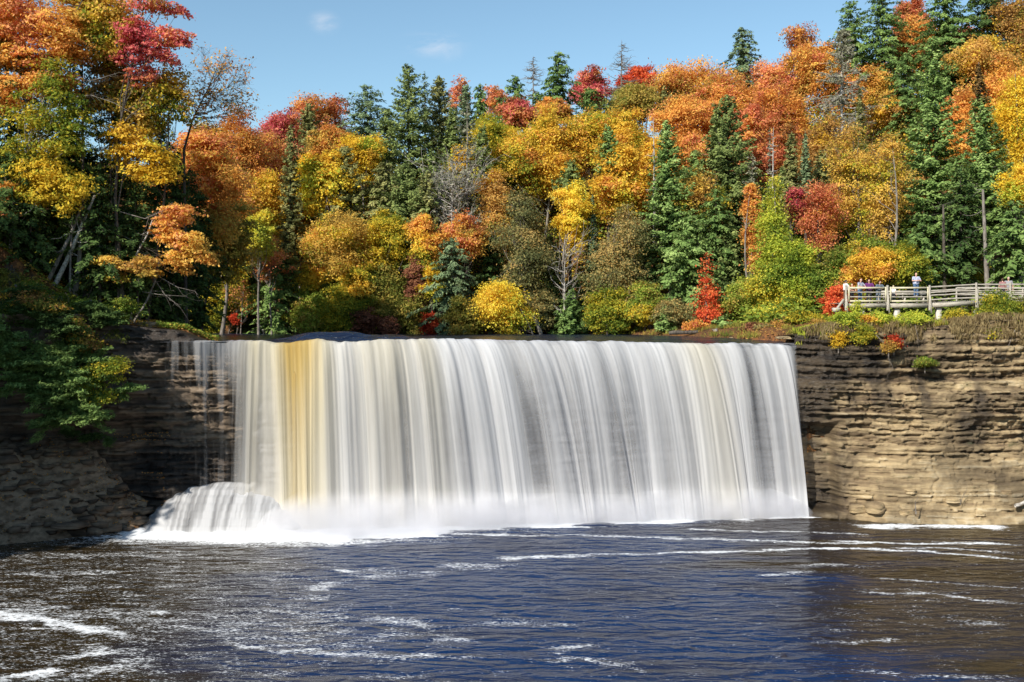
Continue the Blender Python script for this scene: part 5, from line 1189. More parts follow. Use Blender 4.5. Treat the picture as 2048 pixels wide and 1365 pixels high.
def bvh_of(*names):
    vs = []; fs = []; o = 0
    for nme in names:
        me = bpy.data.objects[nme].data
        v = np.empty(len(me.vertices)*3, np.float32); me.vertices.foreach_get('co', v); v = v.reshape(-1, 3)
        q = np.empty(len(me.loops), np.int32); me.loops.foreach_get('vertex_index', q); vs.append(v); fs.append(q.reshape(-1, 4)+o); o += len(v)
    return BVHTree.FromPolygons(np.concatenate(vs).tolist(), np.concatenate(fs).tolist())
BV = bvh_of('talus_slope', 'cliff_left', 'rock_ledge')
def z_bv(x, y):
    z = np.zeros(len(x)); ok = np.zeros(len(x), bool)
    for i, (a, b) in enumerate(zip(x, y)):
        h = BV.ray_cast(Vector((a, b, 6.2)), Vector((0, 0, -1)))
        if h[0] is not None and h[0].z > .05 and h[1].z > .35: z[i] = h[0].z; ok[i] = True
    return z, ok
scatter_leaves('fallen_leaves', (-34, -22), (60.8, 68.5), 9000, 'orange', 301, z_bv, 'fallen yellow and orange leaves on the shaded slope', .055)
rng = np.random.RandomState(71); n_ = 1900
x_ = rng.uniform(-34, -22, n_); y_ = rng.uniform(61.2, 66.5, n_); z_, ok_ = z_bv(x_, y_); x_, y_, z_ = x_[ok_], y_[ok_], z_[ok_]; n_ = len(x_)
cb = np.array([[-1,-1,-1],[1,-1,-1],[1,1,-1],[-1,1,-1],[-1,-1,1],[1,-1,1],[1,1,1],[-1,1,1]], float)
sz_ = .05+.34*rng.rand(n_)**4; rt = rng.rand(n_)*3.1
pv_ = cb[None]*(sz_[:, None, None]*np.array([1.3, 1, .45]))*(1+.35*rng.normal(size=(n_, 8, 3)))
xx = pv_[..., 0]*np.cos(rt)[:, None]-pv_[..., 1]*np.sin(rt)[:, None]; yy = pv_[..., 0]*np.sin(rt)[:, None]+pv_[..., 1]*np.cos(rt)[:, None]
pv_ = np.stack([xx+x_[:, None], yy+y_[:, None], pv_[..., 2]+z_[:, None]+.02], -1).reshape(-1, 3)
qq = np.array([[0,3,2,1],[4,5,6,7],[0,1,5,4],[1,2,6,5],[2,3,7,6],[3,0,4,7]])
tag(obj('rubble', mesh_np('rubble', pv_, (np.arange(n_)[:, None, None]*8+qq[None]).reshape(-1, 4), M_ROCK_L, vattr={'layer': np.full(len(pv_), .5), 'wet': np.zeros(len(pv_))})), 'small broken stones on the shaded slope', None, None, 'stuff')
scatter_leaves('leaf_litter', (-36, -20), (66, 80), 9000, 'rust', 302, z_ter, 'rusty leaf litter on the ledge above the thin falls', .075)
scatter_leaves('undergrowth', (-42, -19), (64.5, 84), 30000, 'green', 304, lambda x, y: (terrain(x, y)+np.random.RandomState(5).rand(len(x))*.35, terrain(x, y) > 12), 'low green undergrowth on the shaded bank', .10)
scatter_leaves('undergrowth', (-42, -19), (64.5, 84), 14000, 'tangold', 305, lambda x, y: (terrain(x, y)+np.random.RandomState(6).rand(len(x))*.3, terrain(x, y) > 12), 'ochre undergrowth and ferns on the shaded bank', .09)
def thick(name, n, pal, seed, lab, zj, xr=(-58, 70), yr=(103.5, 134)):
    scatter_leaves(name, xr, yr, n, pal, seed, lambda x, y: (terrain(x, y)+np.random.RandomState(seed+9).rand(len(x))**1.5*zj*(.3+1.2*fbm(x*.3, y*.3, seed+2)), terrain(x, y) > 12.3), lab, .19)
thick('understory', 42000, 'green', 311, 'green understory leaves between the trunks of the hillside', 3.4)
thick('understory', 34000, 'yellowgreen', 312, 'yellow green understory leaves on the hillside', 3.2)
thick('understory', 24000, 'gold', 313, 'golden understory leaves on the hillside', 3.0)
thick('understory', 14000, 'green', 314, 'green understory behind the walkway', 2.2, (20, 60), (78, 104))
scatter_leaves('leaf_carpet', (18, 46), (71, 96), 9000, 'rust', 303, z_ter, 'brown leaf carpet under the trees behind the walkway', .08)
# ------------------------------------------------------------------ viewing platform
def wood(name, c1, c2): return rough_mat(name, c1, c2, 5, (1, 1, 6), .8, .25, 5)
W_GREY = rough_mat('weathered_wood', (.24, .21, .17), (.50, .46, .39), 4, (1, 6, 6), .8, .3)
W_CREAM = rough_mat('cream_new_wood', (.42, .37, .25), (.60, .55, .40), 4, (1, 6, 6), .8, .2)
M_CONC = rough_mat('pier_concrete', (.42, .39, .33), (.60, .57, .50), 6, (1, 1, 1), .9, .3)
M_CAP = rough_mat('rusty_cap', (.30, .09, .05), (.42, .15, .08), 9)
YD = 72.2
xp = [PX(p, 0, YD)[0] for p in (1690, 1773, 1857, 1950, 2018, 2092)]
zdk = [15.05, 15.05, 15.05, 15.24, 15.24, 15.24]
def zd(x): return float(np.interp(x, xp, zdk))
plat = thing('viewing_platform', 'weathered timber viewing platform with log railings over the right cliff', 'platform', (xp[0], YD, 13.4))
PO = np.array([xp[0], YD, 13.4])
def part(name, VQ, mat, parent=plat, o=PO, smooth=False):
    V, Q = VQ; return obj(name, mesh_np(name, V-o, Q, mat, smooth=smooth), parent)
def beam(p0, p1, w, h):
    p0 = np.array(p0, float); p1 = np.array(p1, float); d = p1-p0; L = np.linalg.norm(d)
    rz = math.atan2(d[1], d[0]); ry = -math.asin(d[2]/L); c = (p0+p1)/2
    return box(*c, L, w, h, rz, ry)
def log(p0, p1, r, seed=0, sides=8):
    s = np.linspace(0, 1, 7)[:, None]; rng = np.random.RandomState(seed)
    P = np.array(p0)*(1-s)+np.array(p1)*s+np.r_[np.zeros((1, 3)), rng.normal(size=(5, 3))*r*.12, np.zeros((1, 3))]
    V, Q = tubes(P[None], (r*(1+.1*rng.normal(size=7)))[None], sides)
    return V, Q
# deck boards in one surface per bay, fascia, joists
for i in range(5):
    a, b = xp[i], xp[i+1]; za, zb_ = zdk[i], zdk[i+1]
    parts = []
    nb = int((b-a)/.15)
    for k in range(nb):
        x = a+(k+.5)*(b-a)/nb; parts.append(box(x, YD+1.75, zd(x)-.02, (b-a)/nb-.012, 3.5, .04))
    part('deck', join(*parts), W_GREY)
    part('fascia', beam((a+.02, YD-.08, za-.20), (b-.02, YD-.08, zb_-.20), .06, .30), W_GREY)
    part('joist', beam((a+.05, YD+.5, za-.19), (b-.05, YD+.5, zb_-.19), .10, .26), W_GREY)
for i, x in enumerate(xp):
    z = zdk[i]
    part('post', log((x, YD-.20, z-.55), (x, YD-.20, z+1.26), .085, i), W_GREY, smooth=True)
    part('brace', beam((x+.10, YD-.30, z-.75), (x+.02, YD-.24, z+.55), .09, .09), W_GREY)
for i in range(5):
    a, b = xp[i], xp[i+1]; za, zb_ = zdk[i], zdk[i+1]
    y = YD-.20
    if i < 2:
        part('railing_frame', join(beam((a+.28, y, za+1.07), (b-.10, y, za+1.07), .07, .13), beam((a+.28, y, za+.12), (b-.10, y, za+.12), .07, .12),
             box(a+.22, y, za+.6, .10, .075, 1.09), box(b-.13, y, za+.6, .10, .075, 1.09)), W_CREAM)
        for k, h in enumerate((.42, .76)): part('rail', log((a+.25, y+.02, za+h), (b-.15, y+.02, zb_+h), .040, 10*i+k), W_GREY, smooth=True)
    else:
        for k, h in enumerate((.20, .52, .84, 1.13)): part('rail', log((a, y+.05, za+h), (b, y+.05, zb_+h), .052, 10*i+k), W_GREY, smooth=True)
# far side railing
yb = YD+3.4
for k, x in enumerate((27.7, 30.6, 33.6, 35.2, 36.6, 38.6)): part('post', log((x, yb, zd(x)-.3), (x, yb, zd(x)+1.0), .07, 60+k), W_GREY, smooth=True)
for k, h in enumerate((.2, .48, .76, 1.0)):
    part('rail', log((33.6, yb, zd(33.6)+h), (39, yb, zd(38)+h), .055, 80+k), W_GREY, smooth=True)
    if k in (0, 2): part('rail', log((30.6, yb, 15.05+h), (33.6, yb, zd(33.6)+h), .05, 90+k), W_GREY, smooth=True)
for k, px in enumerate((1722, 1792, 1876, 1952, 1994)):
    x = PX(px, 0, YD+.35)[0]; z0 = float(terrain(x, YD+.6))-.5; zt = zd(x)-.33
    part('pier', box(x, YD+.28, (z0+zt)/2-.02, .34, .34, zt-z0-.05), M_CONC)
    part('pier_cap', box(x, YD+.28, zt-.02, .38, .38, .05), M_CAP)
part('stringer', join(beam((xp[0]-.75, YD+.1, 14.35), (xp[0]-.05, YD+.1, 15.3), .1, .16), box(xp[0]-.62, YD+.1, 14.55, .5, .4, .28)), W_GREY)
# bench on the platform
bx0, bx1, byy = 27.6, 31.0, YD+2.5; bo = np.array([bx0, byy, 15.05])
bench = thing('wooden_bench', 'long slatted bench on the platform beneath the man with crossed arms', 'bench', bo)
part('seat', join(box((bx0+bx1)/2, byy-.10, 15.50, bx1-bx0, .14, .05), box((bx0+bx1)/2, byy+.08, 15.50, bx1-bx0, .14, .05)), W_GREY, bench, bo)
part('backrest', join(box((bx0+bx1)/2, byy+.26, 15.74, bx1-bx0, .05, .13), box((bx0+bx1)/2, byy+.26, 15.94, bx1-bx0, .05, .13)), W_GREY, bench, bo)
for x in (bx0+.3, (bx0+bx1)/2, bx1-.3): part('leg', join(box(x, byy, 15.26, .1, .34, .42), box(x, byy+.31, 15.52, .08, .05, .94)), W_GREY, bench, bo)
# ------------------------------------------------------------------ people
SKIN = rough_mat('skin', (.52, .30, .22), (.60, .36, .27), 5, rough=.6, bump=0)
def cloth(name, c, c2=None, stripes=False):
    if not stripes: return rough_mat(name, c, c2 or tuple(x*.8 for x in c), 8, rough=.9, bump=.2)
    m, nt, out = new_mat(name); tc = N(nt, 'ShaderNodeTexCoord')
    w1 = N(nt, 'ShaderNodeTexWave', Scale=4.0, bands_direction='Z'); w2 = N(nt, 'ShaderNodeTexWave', Scale=3.0, bands_direction='X')
    nt.links.new(tc.outputs['Object'], w1.inputs[0]); nt.links.new(tc.outputs['Object'], w2.inputs[0])
    a = N(nt, 'ShaderNodeMath', operation='MULTIPLY_ADD'); a.inputs[1].default_value = .4; nt.links.new(w2.outputs['Fac'], a.inputs[0]); nt.links.new(w1.outputs['Fac'], a.inputs[2])
    r = ramp(nt, [(.45, c), (.6, c2)], a.outputs[0]); b = N(nt, 'ShaderNodeBsdfPrincipled', Roughness=.9); nt.links.new(r.outputs[0], b.inputs[0]); nt.links.new(b.outputs[0], out.inputs[0]); return m
def caps(p0, p1, r0, r1, sides=10, sx=1.0):
    p0 = np.array(p0, float); p1 = np.array(p1, float); d = p1-p0; L = np.linalg.norm(d)+1e-6; d /= L
    a0 = np.array([-1, -.8, -.5, 0]); k0 = np.sqrt(1-a0**2)
    pts = [p0+d*r0*a for a in a0]+[p1+d*r1*a for a in (0, .5, .8, 1)]
    rr = list(r0*k0)+list(r1*np.sqrt(1-np.array([0, .5, .8, 1])**2))
    rr = [max(x, .001) for x in rr]
    return tubes(np.array(pts)[None], np.array(rr)[None], sides)
def ell(c, r, n=10):
    th = np.linspace(-1, 1, n); c = np.array(c, float)
    P = np.stack([np.zeros(n), np.zeros(n), np.sin(th*np.pi/2)], 1); R = np.maximum(np.cos(th*np.pi/2), .01)
    V, Q = tubes(P[None], R[None], 14); return V*np.array(r)+c, Q
def person(label, x, y, z, h, head, arms, shirt, pants, hairc, sleeves='short', stout=1.0, hairs=1.0, lean=.0, vox=.011):
    k = h/1.75; S = stout
    root = thing('person', label, 'person', (x, y, z)); root.rotation_euler = (0, 0, head)
    sh = np.array([[-.185*S, .0, 1.42], [.185*S, .0, 1.42]])
    if arms == 'crossed': el = np.array([[-.26*S, -.12, 1.16], [.26*S, -.12, 1.16]]); wr = np.array([[.06, -.25, 1.20], [-.06, -.27, 1.16]])
    elif arms == 'rail': el = np.array([[-.27*S, -.18, 1.17], [.27*S, -.18, 1.17]]); wr = np.array([[-.13, -.38, 1.12], [.13, -.38, 1.12]])
    elif arms == 'hip': el = np.array([[-.36*S, .08, 1.18], [.25*S, .02, 1.13]]); wr = np.array([[-.20*S, -.02, 1.00], [.26*S, -.06, .87]])
    else: el = np.array([[-.25*S, .02, 1.13], [.25*S, .02, 1.13]]); wr = np.array([[-.25*S, -.08, .88], [.25*S, -.08, .88]])
    hp = np.array([[-.095, 0, .92], [.095, 0, .92]]); kn = np.array([[-.11, -.02, .50], [.11, .01, .50]]); an = np.array([[-.12, .0, .09], [.12, .03, .09]])
    def torso(g):
        q = []
        for s_ in (-1, 1):
            q += [caps((s_*.075*S, 0, 1.0), (s_*.10*S, 0, 1.36), .105*S+g, .098+g), caps((s_*.05, 0, 1.38), (s_*.16*S, 0, 1.41), .075+g, .062+g)]
        q.append(caps((0, -.03*S, 1.02), (0, -.01, 1.3), .12*S+g, .11+g)); return q
    def bend(V):
        V = V.copy(); f = np.clip(V[:, 2]-.95, 0, 1); V[:, 1] -= f*lean; V[:, 2] -= f*f*lean*.3; return V*k
    body = torso(0)
    body += [caps((0, 0, 1.42), (0, -.015, 1.56), .055, .052), ell((0, -.02, 1.645), (.073, .092, .108)), ell((0, -.045, 1.60), (.055, .065, .06)),
             caps((0, -.105, 1.655), (0, -.118, 1.625), .010, .015), ell((-.077, -.01, 1.64), (.012, .02, .03)), ell((.077, -.01, 1.64), (.012, .02, .03))]
    for s_ in (0, 1):
        body += [caps(sh[s_], el[s_], .048, .038), caps(el[s_], wr[s_], .038, .026)]
        d = wr[s_]-el[s_]; d /= np.linalg.norm(d); u = np.cross(d, [0, 0, 1.]); u /= np.linalg.norm(u)+1e-6; w_ = np.cross(u, d)
        pc = wr[s_]+d*.045; body.append(caps(wr[s_]+d*.01, pc+d*.02, .028, .034))
        for j, (o_, l_) in enumerate(((-.030, .055), (-.010, .068), (.010, .064), (.030, .050))):
            a = pc+d*.03+u*o_; m_ = a+d*l_*.55+w_*-.008; body += [caps(a, m_, .010, .009, 6), caps(m_, m_+d*l_*.4-w_*.022, .009, .008, 6)]
        sg = -1 if s_ == 0 else 1
        a = wr[s_]+d*.03+u*.026*sg; body.append(caps(a, a+d*.04+u*.03*sg, .011, .009, 6))
        body += [caps(hp[s_], kn[s_], .082*S, .055), caps(kn[s_], an[s_], .055, .038), caps(an[s_]-[0, -.03, .03], an[s_]-[0, .14, .05], .036, .030)]
    def rem(name, parts, mat, v=vox, bendit=True):
        V, Q = join(*parts); V = bend(V); o = obj(name, mesh_np(name, V, Q, mat, smooth=True), root)
        md = o.modifiers.new('skin', 'REMESH'); md.mode = 'VOXEL'; md.voxel_size = v; md.use_smooth_shade = True
        sm = o.modifiers.new('smooth', 'SMOOTH'); sm.iterations = 2; sm.factor = .5; return o
    rem('body', body, SKIN)
    sp = torso(.018)
    for s_ in (0, 1):
        e = el[s_] if sleeves == 'long' else sh[s_]*.35+el[s_]*.65
        sp.append(caps(sh[s_], e, .063, .056))
        if sleeves == 'long': sp.append(caps(el[s_], el[s_]*.12+wr[s_]*.88, .052, .040))
    rem('shirt', sp, shirt, .013)
    tp = [caps((-.06, 0, .95), (.06, 0, .95), .125*S, .125*S)]
    for s_ in (0, 1): tp += [caps(hp[s_], kn[s_], .100*S, .075), caps(kn[s_], an[s_]+[0, 0, .03], .075, .062)]
    rem('trousers', tp, pants, .013)
    for s_ in (0, 1): rem('shoe', [caps(an[s_]-[0, -.05, .05], an[s_]-[0, .16, .055], .046, .038)], M_SHOE, .013)
    if hairc is not None:
        rem('hair', [ell((0, .005+.012, 1.672), (.084, .096, .098*hairs)), ell((0, .045, 1.63), (.078, .062, .09*hairs))], hairc, .011)
    return root
M_SHOE = cloth('shoe_leather', (.05, .04, .035))
H_BROWN = cloth('hair_brown', (.09, .05, .03)); H_GREY = cloth('hair_white', (.62, .60, .56)); H_BLOND = cloth('hair_blond', (.55, .45, .27)); H_AUB = cloth('hair_auburn', (.25, .09, .04)); H_DK = cloth('hair_dark', (.05, .04, .035))
DENIM = cloth('denim', (.07, .13, .24)); DARK = cloth('dark_cloth', (.035, .035, .045)); SLATE = cloth('slate_cloth', (.13, .16, .20)); BRN = cloth('brown_cloth', (.16, .09, .06))
PURP = cloth('purple_cloth', (.13, .03, .14)); WHT = cloth('white_cloth', (.80, .78, .76)); PALE = cloth('pale_plaid', (.62, .63, .70), (.12, .13, .2), True); PLAID = cloth('striped_shirt', (.70, .70, .76), (.20, .24, .40), True)
GREYC = cloth('grey_cloth', (.30, .29, .31)); REDC = cloth('red_cloth', (.62, .10, .07)); TEAL = cloth('teal_cloth', (.03, .20, .20))
def pp(px, yo): return PX(px, 0, YD+yo)[0], YD+yo
x, y = pp(1691, .45); person('person in white shirt turned away at the platform corner', x, y, 15.05, 1.66, 1.9, 'rail', WHT, BRN, H_DK)
x, y = pp(1704, .5); person('short blond person in brown between white shirt and bald head', x, y, 15.05, 1.38, .3, 'rail', BRN, DARK, H_BLOND)
x, y = pp(1720, .45); person('bald stout person in pale patterned shirt and jeans at the framed railing', x, y, 15.05, 1.78, .5, 'rail', PALE, DENIM, None, stout=1.2, lean=.1)
x, y = pp(1738, .55); person('auburn haired person in purple top leaning on the railing', x, y, 15.05, 1.72, -.3, 'rail', PURP, DARK, H_AUB, 'long', 1.25, lean=.15)
x, y = pp(1757, .55); person('dark haired person in slate blue bending over the railing', x, y, 15.05, 1.62, .1, 'rail', SLATE, SLATE, H_DK, 'long', 1.25, lean=.35)
x, y = pp(1787, .9); person('child in white top with dark trousers behind the second framed panel', x, y, 15.05, 1.28, 2.2, 'down', WHT, DARK, H_BLOND)
x, y = pp(1832, 2.5); person('bearded man with crossed arms in striped shirt and blue jeans standing highest', x, y, 15.53, 1.80, .1, 'crossed', PLAID, DENIM, None, stout=1.22)
x, y = pp(2005, .8); person('brown haired person with red waist behind the log railing', x, y, 15.24, 1.62, 2.8, 'down', cloth('mauve_cloth', (.30, .15, .15)), DARK, H_BROWN)
x, y = pp(2017, .8); person('white haired person in grey shirt with one elbow out', x, y, 15.24, 1.70, -.6, 'hip', GREYC, GREYC, H_GREY, stout=1.2)
x, y = pp(2014, .45); person('toddler in teal jacket crouched low by the log post', x, y, 15.24, .80, 1.0, 'down', TEAL, TEAL, H_BROWN, stout=1.3)
# ------------------------------------------------------------------ plants on the sunlit cliff top
BR = bvh_of('cliff_right', 'hillside')
def topz(x, y):
    h = BR.ray_cast(Vector((x, y, 20)), Vector((0, 0, -1))); return h[0].z if h[0] is not None else None
def blades(name, xr, yr, n, pals, seed, lab, ln=.30, mask=None, droop=0):
    rng = np.random.RandomState(seed); x = rng.uniform(*xr, n); y = rng.uniform(*yr, n)
    keep = fbm(x*.8, y*.8, seed) > .42; x = x[keep]; y = y[keep]
    z = np.array([topz(a, b) or -9 for a, b in zip(x, y)]); ok = z > 12; x, y, z = x[ok], y[ok], z[ok]
    m = 9; C = np.repeat(np.stack([x, y, z], 1), m, 0)+rng.normal(size=(len(x)*m, 3))*np.array([.12, .12, 0.0])
    l = ln*(.4+.9*rng.rand(len(C)))*(0.6+.8*np.repeat(fbm(x*1.3, y*1.3, seed+1), m))
    ax = rng.normal(size=(len(C), 3))*.35+np.array([0, 0, 1-droop*2]); C[:, 2] += l*.8*(1-droop*1.6)
    nr = rng.normal(size=(len(C), 3))*np.array([1, 1, .2])
    ct = np.repeat(fbm(x*.9, y*.9, seed+2), m)
    V, Q, T = leaves(rng, C, nr, l, ct+rng.normal(scale=.18, size=len(C)), .13, ax)
    tag(obj(name, mesh_np(name, V, Q, LEAF[pals], fattr={'tint': T})), lab, None, None, 'stuff')
blades('grass', (20.5, 46), (70.3, 73.5), 3600, 'olive', 401, 'grass and weeds on the sunlit cliff top', .20)
blades('weeds', (20.5, 46), (70.6, 73.0), 2600, 'lime', 402, 'fresh green weeds below the platform', .22)
blades('dry_grass', (20.0, 46), (69.2, 71.6), 6500, 'straw', 403, 'dry grass hanging over the cliff edge', .26)
blades('bank_grass', (5, 21), (72.5, 102), 2600, 'olive', 404, 'grass along the far river bank', .2)
def rsh(label, px, top, bot, w, D, pal, **kw):
    _sd[0] += 1; rng = np.random.RandomState(_sd[0]); c = PX(px, 0, D); zt = PX(px, top, D)[2]; zb = PX(px, bot, D)[2]
    kw.setdefault('leaf', .075); kw.setdefault('clump', .34); kw.setdefault('per', 26); kw.setdefault('dens', 1.2)
    sp = kw.pop('shape', 'round')
    return dec_tree('shrub', label, 'shrub', (c[0], D, zb-.05), auto_lobes(rng, c[0], D, zt, zb, w*D/F, sp), pal, seed=_sd[0], tr=.03, limbs=14, **kw)
rsh('big feathery green shrub covering the end of the log railing', 2000, 582, 668, 46, 71.2, 'yellowgreen', tbias=.35, clump=.4)
rsh('green shrub cut by the frame edge below the railing', 2044, 600, 680, 34, 70.9, 'olive', tbias=.5)
rsh('tall thin weed shrub growing up through the framed railing', 1713, 604, 655, 13, 71.3, 'lime', tbias=.5, shape='oval')
rsh('lime green shrub under the first railing panel', 1690, 626, 658, 30, 71.2, 'lime', tbias=.4)
rsh('yellow orange shrub under the second post', 1735, 632, 662, 20, 71.0, 'gold', tbias=.45, dens=.8)
rsh('round green shrub hanging at the edge of the overhang', 1722, 652, 688, 26, 70.3, 'yellowgreen', tbias=.4)
rsh('lime shrub between the two concrete piers', 1825, 628, 652, 34, 71.2, 'lime', tbias=.35)
rsh('leafy shrub with yellow leaves beneath the sloping railing', 1912, 622, 648, 26, 71.3, 'yellowgreen', tbias=.6)
rsh('green low shrub beside the tallest concrete pier', 1965, 625, 650, 20, 71.1, 'green', tbias=.8)
rsh('light green shrub close below the mid railing', 1765, 628, 650, 26, 71.4, 'lime', tbias=.5)
rsh('yellow leaved bush hanging off the rock by the thin drips', 1677, 668, 694, 13, 70.2, 'yellow', tbias=.2, dens=.5, per=18)
rsh('small green bush over dry grass at the cliff brow', 1975, 655, 678, 22, 70.2, 'yellowgreen', tbias=.5)
rsh('tuft with scarlet leaves hanging below the cliff brow', 1788, 674, 698, 9, 69.6, 'red', tbias=.2, dens=.28, per=14)
rsh('tan leafy tuft dangling on bare roots', 1777, 684, 702, 9, 69.5, 'tangold', tbias=.35, dens=.5)
rsh('grassy moss tuft growing on a cliff ledge', 1850, 718, 734, 20, 69.3, 'green', tbias=.6, leaf=.06, clump=.25)
rsh('yellow green bush beside the stacked rock slabs', 1655, 652, 676, 20, 72.0, 'yellowgreen', tbias=.5)
rsh('straw coloured tuft at the rim above the dark overhang', 1640, 640, 664, 22, 74, 'tangold', tbias=.35, dens=.7)
deadbough('white bare roots dangling below the tan tuft', [(1777, 700), (1778, 720), (1786, 735)], 69.3, .03, 61, 5, .4)
deadbough('pale dead branch poking out of the brow shrubs', [(1752, 670), (1764, 683), (1774, 692)], 69.4, .035, 62, 5, .4)
deadbough('thin grey roots trailing from the cliff brow', [(1830, 650), (1835, 672), (1836, 690)], 69.6, .02, 63, 8, .4)
deadbough('forked dead twigs below the edge shrub', [(2030, 660), (2018, 690), (2006, 712)], 69.3, .025, 64, 9, .5)
# log, stump, rock slabs at the brink
def lg(name, label, cat, p0, p1, r, mat, seed):
    V, Q = log(p0, p1, r, seed, 9); b = np.array(p0); o = obj(name, mesh_np(name, V-b, Q, mat, smooth=True), loc=b); return tag(o, label, cat)
lg('log', 'grey fallen log lying across the river bank', 'log', PX(1338, 667, 86), PX(1396, 664, 86), .16, BARK['dark'], 5)
b = PX(1430, 674, 84); rng = np.random.RandomState(9)
st = thing('tree_stump', 'bleached root stump standing at the river edge', 'stump', b)
s = np.linspace(0, 1, 6); P = np.stack([.1*np.sin(3*s), 0*s, -.2+.85*s], 1)
A = np.repeat(P[2:3], 9, 0); Bq = A+rng.normal(size=(9, 3))*np.array([.38, .3, .3])
V, Q = join(tubes(P[None], (.2-.05*s)[None], 9), tubes(limb_paths(rng, A, Bq), np.full((9, 1), .06)*np.linspace(1, .3, 5)[None], 5))
obj('trunk', mesh_np('trunk', V, Q, BARK['dead'], smooth=True), st)
b = PX(1272, 672, 96)
lg('dead_tree', 'dark leaning dead trunk at the river edge', 'dead tree', PX(1318, 672, 95), PX(1298, 650, 95.5), .22, BARK['dark'], 6)
lg('driftwood', 'white broken driftwood leaning from the far shore', 'driftwood', PX(530, 668, 101), PX(515, 645, 101.5), .12, BARK['birch'], 7)
lg('dead_tree', 'leaning trunk under the brilliant yellow maple', 'dead tree', PX(1082, 668, 96.5), PX(1066, 630, 96), .20, BARK['grey'], 8)
def rock(name, label, c, sx, sy, sz, seed, mat=None, lay=3, rot=0.):
    if name == 'boulder' and c[0] > 0:   # bed it into the cliff foot
        o_ = Vector((0, 0, ZC)); h_ = BR.ray_cast(o_, (Vector(c)-o_).normalized())
        if h_[0] is not None: c = np.array(h_[0])+np.array([0, .25, -.05]); sy *= 1.2
    rng = np.random.RandomState(seed); n, m_ = 28, 16
    th = np.linspace(0, 2*np.pi, n, endpoint=False); ph = np.linspace(-1, 1, m_)
    T, Pz = np.meshgrid(th, ph, indexing='ij')
    prof = (1-np.abs(Pz)**7)**.5
    fk = rng.rand(6)*6.28; fa = .72+.28*rng.rand(6)
    poly = np.min([np.where(np.cos(T-k_) > .15, a_/np.maximum(np.cos(T-k_), .15), 9) for k_, a_ in zip(fk, fa)]+[1.15+0*T], 0)
    prof = prof*poly
    q = np.round(Pz*lay)/lay
    r = prof*(1+.30*(fbm(np.cos(T)*1.5+q*3+seed, np.sin(T)*1.5+q, seed)-.5)+.25*(fbm(q*7, q*0, seed+1)-.5)+.15*(fbm(np.cos(T)*4, np.sin(T)*4+Pz*3, seed+2)-.5))
    x = r*np.cos(T)*sx; y = r*np.sin(T)*sy; z = Pz*sz
    V = np.stack([x*math.cos(rot)-y*math.sin(rot), x*math.sin(rot)+y*math.cos(rot), z], -1).reshape(-1, 3)
    i = np.arange(n)[:, None]; j = np.arange(m_-1)[None, :]; a = i*m_+j; b_ = ((i+1) % n)*m_+j
    Q = np.stack([a, b_, b_+1, a+1], -1).reshape(-1, 4)
    o = obj(name, mesh_np(name, V, Q, mat or M_ROCK_R, vattr={'layer': np.full(len(V), .5+.2*rng.rand()), 'wet': np.zeros(len(V))}), loc=c); return tag(o, label, 'rock')
rock('rock_slab', 'stacked bedded rock slabs beside the thin drips', PX(1625, 668, 73.5), 1.5, .9, .16, 1, lay=4)
rock('rock_slab', 'upper layered slab on the stacked rocks', PX(1612, 661, 74), 1.15, .7, .13, 2, lay=3)
rock('rock_slab', 'small slab at the bank by the brick red shrub', PX(1472, 678, 80), .6, .5, .14, 3)
rock('rock_slab', 'low pale slab reaching the brink', PX(1590, 676, 73.5), 1.4, .6, .12, 4)
rock('boulder', 'tan wedge boulder at the foot of the sunlit cliff', PX(1752, 1015, 68.0), .95, .7, .42, 5)
rock('boulder', 'flat orange rock at the water edge below the cliff', PX(1812, 1025, 67.6), .55, .45, .2, 6)
rock('boulder', 'low rock half sunk beside the tan wedge boulder', PX(1718, 1018, 68.2), .7, .5, .32, 7)
rock('boulder', 'small angular rock higher on the cliff foot', PX(1824, 982, 68.3), .55, .4, .22, 8)
rock('boulder', 'broken slab resting on the sandy cliff foot', PX(1905, 1000, 67.8), .6, .4, .18, 9)
rock('boulder', 'pale rock near the frame edge at the cliff foot', PX(2010, 985, 67.8), .5, .4, .22, 10)
rock('boulder', 'small stone in the foam by the sunlit shore', PX(1960, 1027, 67.3), .4, .35, .15, 11)
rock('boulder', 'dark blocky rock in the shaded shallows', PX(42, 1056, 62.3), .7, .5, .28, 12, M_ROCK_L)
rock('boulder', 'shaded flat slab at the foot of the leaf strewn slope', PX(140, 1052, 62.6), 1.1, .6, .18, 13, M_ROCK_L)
rock('boulder', 'dark mossy rock heap piece on the leafy ledge', PX(295, 652, 69), .9, .6, .3, 14, M_ROCK_L)
lg('driftwood', 'weathered driftwood plank at the sunlit water edge', 'driftwood', PX(2030, 1012, 67.5), PX(2062, 1002, 67.6), .12, BARK['birch'], 9)
# dry twigs and a small white-barked snag at the foot of the cliff
deadbough('small snag standing at the sunlit water edge', [(1832, 1028), (1831, 1015), (1830, 1005)], 67.4, .06, 65, 7, .25)
deadbough('dry brush on the sandy cliff foot', [(1920, 1010), (1925, 995), (1930, 985)], 67.8, .02, 66, 14, .35)
# ------------------------------------------------------------------ sky, sun, camera
SUN = Vector((-0.54, -0.68, 0.60)).normalized()
el = math.asin(SUN.z); az = math.atan2(SUN.x, SUN.y)
w = bpy.data.worlds.new('World'); sc.world = w; w.use_nodes = True; nt = w.node_tree; nt.nodes.clear()
out = nt.nodes.new('ShaderNodeOutputWorld'); bg = nt.nodes.new('ShaderNodeBackground')
sky = nt.nodes.new('ShaderNodeTexSky'); sky.sky_type = 'NISHITA'; sky.sun_disc = False; sky.sun_elevation = el; sky.sun_rotation = az
sky.air_density = 1.0; sky.dust_density = 0.25; sky.ozone_density = 1.3; sky.altitude = 300
